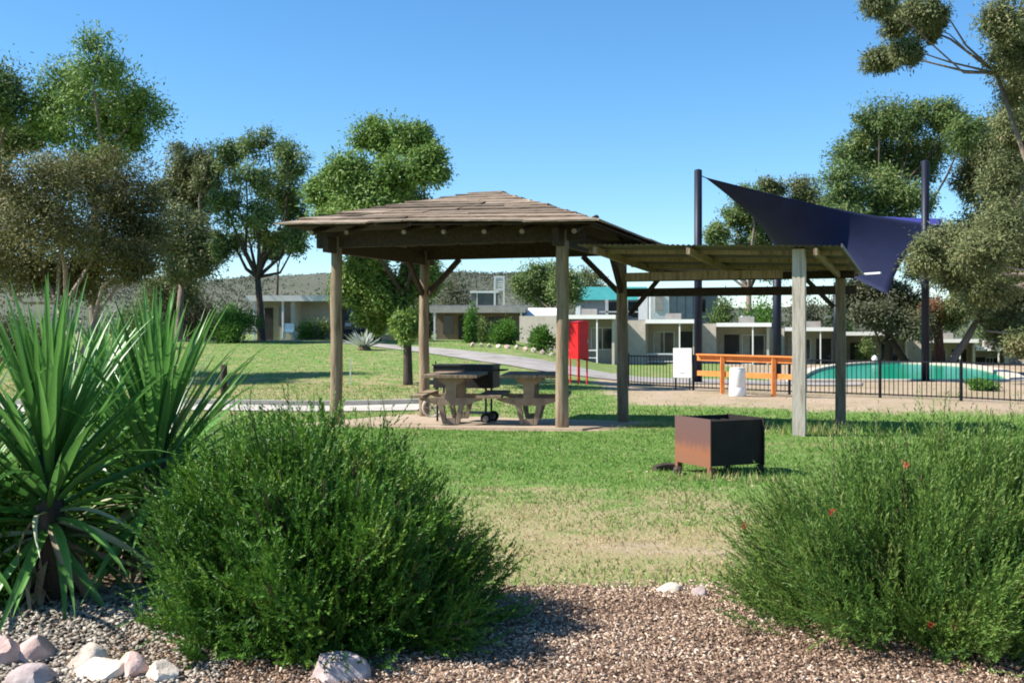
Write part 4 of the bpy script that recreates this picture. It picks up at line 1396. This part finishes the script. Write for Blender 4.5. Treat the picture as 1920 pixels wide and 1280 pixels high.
for (lb, px, py, rx, ry, mt_, rz, tl) in FRK:
    D = (gy(py) if px < 500 else 4.42) if py > 1200 else gy(py)
    s = D / F
    z = EYE - (py - HZ) * s
    rock(lb, ((px - 960) * s, D, max(z, -.02) + ry * s * .15), rx * s * 1.05, rx * s * .75, ry * s * 1.0, M[mt_], rz, None, 'garden_rock', tl, seg=4)

# mulch chips and gravel bits
def chips(name, xy, smin, smax, asp, mat, label, cat, zlift=.012):
    N = len(xy)
    L = rng.uniform(smin, smax, N); Wd = L * rng.uniform(asp * .6, asp * 1.4, N); H = rng.uniform(.002, .006, N)
    a = rng.random(N) * 2 * np.pi; tl = rng.normal(0, .35, N); tr_ = rng.normal(0, .3, N)
    ux = np.stack([np.cos(a) * np.cos(tl), np.sin(a) * np.cos(tl), np.sin(tl)], 1)
    uy = np.stack([-np.sin(a), np.cos(a), np.sin(tr_)], 1); uy = norm(uy - (uy * ux).sum(1, keepdims=True) * ux)
    uz = np.cross(ux, uy)
    c = np.stack([xy[:, 0], xy[:, 1], gz(xy[:, 0], xy[:, 1]) + zlift + rng.uniform(.0, .02, N)], 1)
    v = []
    for (i_, j_, k_) in ((-1, -1, -1), (1, -1, -1), (1, 1, -1), (-1, 1, -1), (-1, -1, 1), (1, -1, 1), (1, 1, 1), (-1, 1, 1)):
        v.append(c + ux * (i_ * L / 2)[:, None] * (1 if j_ > 0 else .8) + uy * (j_ * Wd / 2)[:, None] + uz * (k_ * H / 2)[:, None])
    v = np.stack(v, 1).reshape(-1, 3)
    fq = np.array(BOXF[1:]).ravel()
    lo = (np.arange(N)[:, None] * 8 + fq[None]).ravel()
    lowf = .16 * np.sin(xy[:, 0] * 3.1 + 1.3 * np.sin(xy[:, 1] * 4.0)) * np.sin(xy[:, 1] * 5.3 + xy[:, 0])
    rnd = np.repeat(np.clip(rng.normal(.5, .27, N) + lowf, 0, 1), 5)
    o = np_mesh(name, v, lo, 4, mat, rnd)
    return tag(o, label, cat, kind='stuff')


N = 85000
xy = np.stack([rng.uniform(-2.6, 3.2, N), rng.uniform(3.9, 7.6, N)], 1)
kp = (xy[:, 1] < mulch_far(xy[:, 0]) + rng.normal(0, .07, N)) & (np.abs(xy[:, 0]) < xy[:, 1] * .55 + .2) & (xy[:, 0] > -1.55 - .4 * rng.random(N)) & ((xy[:, 1] < 6.4) | (rng.random(N) < .3))
chips('mulch_chips', xy[kp], .007, .028, .30, M['chips'], 'pale brown bark mulch covering the front bed', 'mulch')
N = 12000
xy = np.stack([rng.uniform(-3.0, -1.2, N), rng.uniform(4.0, 6.0, N)], 1)
kp = (np.abs(xy[:, 0]) < xy[:, 1] * .55 + .2)
chips('gravel_bits', xy[kp], .010, .032, .7, M['grit'], 'grey-brown gravel round the rocks at lower left', 'gravel')

# ------------------------------------------------------------------ lawn grass
def grass(N, y0, y1, hmin, hmax, wd, xpow=1.0):
    yy = rng.uniform(y0 ** xpow, y1 ** xpow, N) ** (1 / xpow)
    xx = rng.uniform(-.52, .52, N) * yy
    dr = dirt_at(xx, yy); dy = dry_at(xx, yy)
    keep = (rng.random(N) > dr * 1.35) & (yy > mulch_far(xx) + rng.normal(0, .08, N))
    lx_ = (xx - .76) * .9316 - (yy - 16) * .3636; ly_ = (xx - .76) * .3636 + (yy - 16) * .9316
    keep &= ~((lx_ > -4.5) & (lx_ < .4) & (ly_ > -.36) & (ly_ < 3.6))
    keep &= ~((xx < -1.7) & (yy > 22.2) & (yy < 24.4))
    xx, yy, dr, dy = xx[keep], yy[keep], dr[keep], dy[keep]
    pat = .5 + .5 * np.sin(xx * 2.1 + 1.7 * np.sin(yy * 1.3)) * np.sin(yy * 2.7 + 1.3 * np.sin(xx * 1.9))
    pat2 = .5 + .5 * np.sin(xx * 5.3 + 2 * np.sin(yy * 3.3)) * np.sin(yy * 6.1 + 2 * np.sin(xx * 4.2))
    tone = .14 + dy * .62 + (pat - .5) * .30 + (pat2 - .5) * .22 + dr * .4 + rng.normal(0, .13, len(xx))
    k = len(xx)
    c = np.stack([xx, yy, gz(xx, yy) - .004], 1)
    d = np.stack([rng.normal(0, .55, k), rng.normal(0, .55, k), np.ones(k)], 1)
    h = rng.uniform(hmin, hmax, k) * (1 - .5 * np.clip(tone - .4, 0, 1)) * (.55 + .9 * pat2)
    # single triangles
    d = norm(d); s = norm(np.cross(d, rng.normal(size=(k, 3))))
    wv = wd * rng.uniform(.7, 1.4, k)[:, None]
    v = np.stack([c - s * wv / 2, c + s * wv / 2, c + d * h[:, None]], 1).reshape(-1, 3)
    return v, np.clip(tone, 0, 1)


v1, t1 = grass(150000, 5.8, 16.5, .018, .05, .010, 1.6)
v2, t2 = grass(70000, 16.3, 31, .03, .075, .022, 1.4)
v3, t3 = grass(60000, 31, 60, .025, .055, .03, 1.2)
keep3 = (v3[1::3, 0] < -1.0 - .0) | (v3[1::3, 1] < 34)
v3 = v3.reshape(-1, 3, 3)[keep3].reshape(-1, 3); t3 = t3[keep3]
gv = np.concatenate([v1, v2, v3]); gt = np.concatenate([t1, t2, t3])
o = np_mesh('lawn_grass', gv, np.arange(len(gv)), 3, M['blade'], gt)
tag(o, 'short green and straw coloured lawn grass', 'grass', kind='stuff')
# taller tufts by the lean-to post and mulch edge
tc_ = []
for (px, D, n_, r_, h_) in ((1500, 14.9, 260, .35, .16), (1560, 15.0, 260, .4, .2), (1440, 10.2, 300, .35, .10), (1300, 10.35, 240, .25, .08), (1225, 16.5, 160, .25, .14), (1640, 13.0, 300, .5, .16), (1740, 13.5, 300, .6, .18), (700, 15.8, 200, .5, .1), (1400, 6.25, 200, .25, .06), (1180, 6.15, 160, .3, .05)):
    g = G(px, D)
    xx = g.x + rng.normal(0, r_, n_) ; yy = g.y + rng.normal(0, r_ * .5, n_)
    c = np.stack([xx, yy, gz(xx, yy)], 1)
    d = norm(np.stack([rng.normal(0, .35, n_), rng.normal(0, .35, n_), np.ones(n_)], 1)); s = norm(np.cross(d, rng.normal(size=(n_, 3))))
    h = rng.uniform(.4, 1.2, n_)[:, None] * h_
    tc_.append(np.stack([c - s * .006, c + s * .006, c + d * h], 1).reshape(-1, 3))
tv = np.concatenate(tc_)
o = np_mesh('grass_tufts', tv, np.arange(len(tv)), 3, M['blade'], np.clip(rng.normal(.62, .2, len(tv) // 3), 0, 1))
tag(o, 'longer seeding grass tufts round posts and fire box', 'grass', kind='stuff')

# ------------------------------------------------------------------ foreground bushes
def needle_bush(name, label, cen, rad, nshoot, shootL, needL, needW, mat, spread, nper, wisp, seed_tone=.5, skew=0.0):
    cen = np.array(cen); rad = np.array(rad)
    base = Vector((cen[0], cen[1], 0))
    root = thing(name, label, 'shrub', base)
    o0 = np.array([cen[0], cen[1], .0])
    # branches end on an uneven dome that sits on the ground; shoots cluster along each branch end
    nb = int(nshoot / 17)
    az = rng.random(nb) * 2 * np.pi
    hz = rng.random(nb) ** 1.1
    prof = np.sqrt(np.clip(1 - hz ** 2.2, 0, 1)) * .98 + .02
    lump = 1 + .10 * np.sin(az * 3 + 1.1) * np.sin(hz * 7 + .5) + .10 * np.sin(az * 8 + hz * 6)
    rB = rng.uniform(.52, 1.02, nb) ** .55 * lump
    far_ = rng.random(nb) < .06
    rB[far_] *= 1.07
    tipb = np.stack([cen[0] + np.cos(az) * prof * rad[0] * rB, cen[1] + np.sin(az) * prof * rad[1] * rB, .05 + hz * (rad[2] + cen[2]) * (.3 + .7 * rB) * .95], 1)
    tipb[:, 0] += skew * (hz - .35)
    bdir = norm(tipb - (o0 + np.array([0, 0, -.22])))
    btone = np.clip(rng.normal(seed_tone, .17, nb), 0, 1)
    bi = rng.integers(0, nb, nshoot)
    back = rng.random(nshoot) ** 1.3
    start = tipb[bi] - bdir[bi] * (back * .34 + .08)[:, None] + rng.normal(size=(nshoot, 3)) * (.02 + .05 * back)[:, None]
    start[:, 2] = np.maximum(start[:, 2], .03)
    sd_ = norm(bdir[bi] + np.array([0, 0, wisp]) + rng.normal(size=(nshoot, 3)) * spread)
    Ls = shootL * rng.uniform(.5, 1.3, nshoot)
    tone = np.clip(btone[bi] + rng.normal(0, .06, nshoot), 0, 1)
    # needles
    t = np.tile(np.linspace(.05, 1, nper), nshoot)
    si = np.repeat(np.arange(nshoot), nper)
    p = start[si] + sd_[si] * (Ls[si] * t)[:, None] + np.array([0, 0, 1]) * (wisp * .06 * t * t)[:, None]
    nd = norm(sd_[si] * .9 + norm(rng.normal(size=(len(si), 3))) * (.75 - .35 * t)[:, None])
    tn = np.clip(tone[si] + .16 * (t - .5) + rng.normal(0, .09, len(si)), 0, 1)
    leaves('foliage', p - np.array(base)[None], nd, needL * rng.uniform(.6, 1.25, len(si)) * (1.1 - .4 * t), needW * rng.uniform(.7, 1.3, len(si)), tn, mat, root, nref=norm(p - (cen * np.array([1, 1, .4]))) + np.array([0, 0, .3]))
    st = MB()
    for k in range(150):
        q = tipb[k] - np.array(base)
        mid_ = q * np.array([.55, .55, .35])
        st.tube([(random.uniform(-.12, .12), random.uniform(-.12, .12), -.05), mid_, q], [.014, .009, .004], 5, False)
    st.build('stems', M['stem'], root)
    return root, start, sd_, Ls


r1, s1, d1, l1 = needle_bush('green_bush', 'big rounded dark green needle-leaved bush at lower left centre', (-.93, 5.22, .30), (.88, .86, .72), 12500, .16, .030, .0070, M['bush'], .50, 27, .22, skew=-.22)
r2, s2, d2, l2 = needle_bush('feathery_bush', 'big feathery pale green bush with a few red flowers at lower right', (2.10, 5.28, .28), (.98, .88, .58), 12500, .25, .034, .0056, M['bush2'], .34, 30, .38, .52, skew=.26)
# long wisps out of the tops
for root_, xs_, mat_, zt in ((r1, [(440, 745), (540, 705), (600, 745), (470, 730), (715, 735), (640, 740), (690, 750)], M['bush'], 5.7), (r2, [(1775, 735), (1560, 775), (1640, 770), (1690, 780), (1840, 775), (1900, 770), (1600, 790)], M['bush2'], 5.8)):
    cl = []; dl = []; st = MB()
    for (px, py) in xs_:
        tip = P(px, py, zt); foot = tip + Vector((random.uniform(-.08, .08), 0, -.42))
        b0_ = root_.location
        st.tube([foot - b0_, (foot + tip) / 2 - b0_ + Vector((.01, 0, 0)), tip - b0_], [.004, .003, .0015], 4, False)
        for k in range(46):
            q = foot.lerp(tip, k / 45)
            cl.append(np.array(q - b0_)); dl.append(norm(rng.normal(size=(1, 3)))[0] * .7 + np.array([0, 0, .9]))
    st.build('wisp_stem', M['stem'], root_)['kind'] = 'stuff'
    wo_ = leaves('wisps', np.array(cl), np.array(dl), .026, .005, np.clip(rng.normal(.6, .15, len(cl)), 0, 1), mat_, root_)
    wo_['kind'] = 'stuff'
# red flowers in the feathery bush
for (px, py, D) in ((1396, 985, 4.95), (1698, 872, 4.85), (1790, 1175, 4.6), (1850, 1160, 4.62), (1812, 1268, 4.5), (1745, 1172, 4.6), (1560, 960, 4.7)):
    c0 = np.array(P(px, py, D) - r2.location)
    k = 26
    o = leaves('flower', np.tile(c0, (k, 1)) + rng.normal(size=(k, 3)) * .006, rng.normal(size=(k, 3)) + np.array([0, -.3, .4]), .017, .006, rng.random(k), M['redflower'], r2)

# ------------------------------------------------------------------ spiky yuccas
def blade_mesh(L, W, bend, mat, nseg=7, fold=.25):
    v = []; f = []
    for k in range(nseg + 1):
        t = k / nseg
        wv = W * (.55 + .45 * min(1, t * 4)) * (1 - max(0, (t - .35) / .65) ** 1.6)
        wv = max(wv, .0015)
        # bends towards -z as it goes along +x ; local frame: x along leaf
        ang = bend * t * t
        x = L * (t - .18 * bend * bend * t ** 3 * .3); z = -L * ang * t * .5
        v += [(x, -wv / 2, z + wv * fold), (x, 0, z), (x, wv / 2, z + wv * fold)]
    for k in range(nseg):
        a = 3 * k
        f += [(a, a + 3, a + 4, a + 1), (a + 1, a + 4, a + 5, a + 2)]
    return MB().add(v, f).mesh('leaf', mat, True)


def yucca(label, px, py, D, n, Lm, lean=(0, 0), dead=10, trunk_to=None, elmin=-.15):
    c = P(px, py, D)
    base = Vector((c.x - lean[0], D - lean[1], 0))
    root = thing('yucca', label, 'plant', base)
    top = c - base
    mb = MB(); mb.tube([(0, 0, -.1), (top.x * .3, top.y * .3, top.z * .5), top + Vector((0, 0, .08))], [.10, .085, .06], 10); mb.build('trunk', M['bark_dark'], root, True)
    meshes = [blade_mesh(1, w_, b_, M['yucca']) for w_, b_ in ((.056, .10), (.054, .30), (.056, .75), (.048, .04))]
    pale = [blade_mesh(1, .048, 1.3, M['yucca_pale']), blade_mesh(1, .044, .9, M['yucca_pale'])]
    deadm = [blade_mesh(1, .042, b_, M['yucca_dead'], fold=.5) for b_ in (1.4, 2.0, .6)]

    def put(me, loc, az, el, L, roll=0, name='leaf'):
        o = bpy.data.objects.new(name, me)
        q = Matrix.Rotation(az, 3, 'Z') @ Matrix.Rotation(-el, 3, 'Y') @ Matrix.Rotation(roll, 3, 'X')
        o.rotation_euler = q.to_euler()
        o.location = loc; o.scale = (L, random.uniform(.8, 1.1) * .9, L)
        link(o, root)
    ga = 2.39996
    for k in range(n):
        t = k / (n - 1)          # 0 = young, upright
        el = (lerp(R(89), R(38), (t / .78) ** 1.1) if t < .78 else lerp(R(35), R(-35), (t - .78) / .22)) + random.gauss(0, .09)
        az = k * ga + random.gauss(0, .2)
        L = Lm * random.uniform(.82, 1.12) * (.80 + .3 * math.sin(math.pi * min(1, t * .9 + .1)))
        me_ = meshes[0 if t < .4 else (1 if t < .72 else 2)] if random.random() > .15 else meshes[3]
        put(me_, top + Vector((0, 0, .10 - .42 * t)), az, el, L, random.gauss(0, .3))
    for k in range(dead):
        az = random.uniform(0, 6.28)
        if random.random() < .2:
            put(random.choice(pale), top + Vector((0, 0, -.22 - .2 * random.random())), az, random.uniform(-.2, .35), Lm * random.uniform(.55, .8), random.gauss(0, .5))
        else:
            put(random.choice(deadm), top + Vector((0, 0, -.15 - .62 * random.random())), az, random.uniform(-1.25, -.2), Lm * random.uniform(.4, .72), random.gauss(0, .6), 'dead_leaf')
    return root


yucca('front left spiky yucca with bright upright sword leaves, tips left of centre of the clump', 92, 880, 5.7, 150, .95, dead=60)
yucca('taller right-hand yucca of the clump, leaning sword leaves beside the green bush', 292, 855, 6.2, 150, .92, dead=50)
yucca('yucca half out of the frame at the left picture edge', -95, 920, 5.6, 90, .9, dead=36)
yucca('smaller shaded yucca at the back between the two tall ones', 195, 850, 6.9, 80, .92, dead=20)
shrub('shade_filler_shrub', 'dark low shrub added to fill in the shade beneath the yuccas', (-2.35, 6.5, 0), .85, .45, .62, M['bush'], 14000, .07, .018, lumps=26)  # filler shrubs added to darken the gaps under the yuccas
shrub('shade_filler_shrub', 'dark ground shrub added to deepen the shade at the left edge below the yuccas', (-2.85, 5.75, 0), .42, .35, .46, M['bush'], 6000, .06, .016, lumps=14)

# fallen leaves on the lawn
N = 5200
yy = rng.uniform(6.2, 24, N); xx = rng.uniform(-.5, .5, N) * yy
kp = (yy > mulch_far(xx))
xx, yy = xx[kp], yy[kp]
c = np.stack([xx, yy, gz(xx, yy) + rng.uniform(.012, .03, len(xx))], 1)
dd = np.stack([rng.normal(size=len(xx)), rng.normal(size=len(xx)), rng.normal(0, .25, len(xx))], 1)
o = leaves('leaf_litter', c, dd, rng.uniform(.02, .06, len(xx)), rng.uniform(.008, .018, len(xx)), np.clip(rng.normal(.4, .2, len(xx)), 0, 1), M['chips'], nref=np.tile(np.array([[0, 0, 1.0]]), (len(xx), 1)))
tag(o, 'brown fallen leaves and twigs scattered over the lawn', 'leaf litter', kind='stuff')
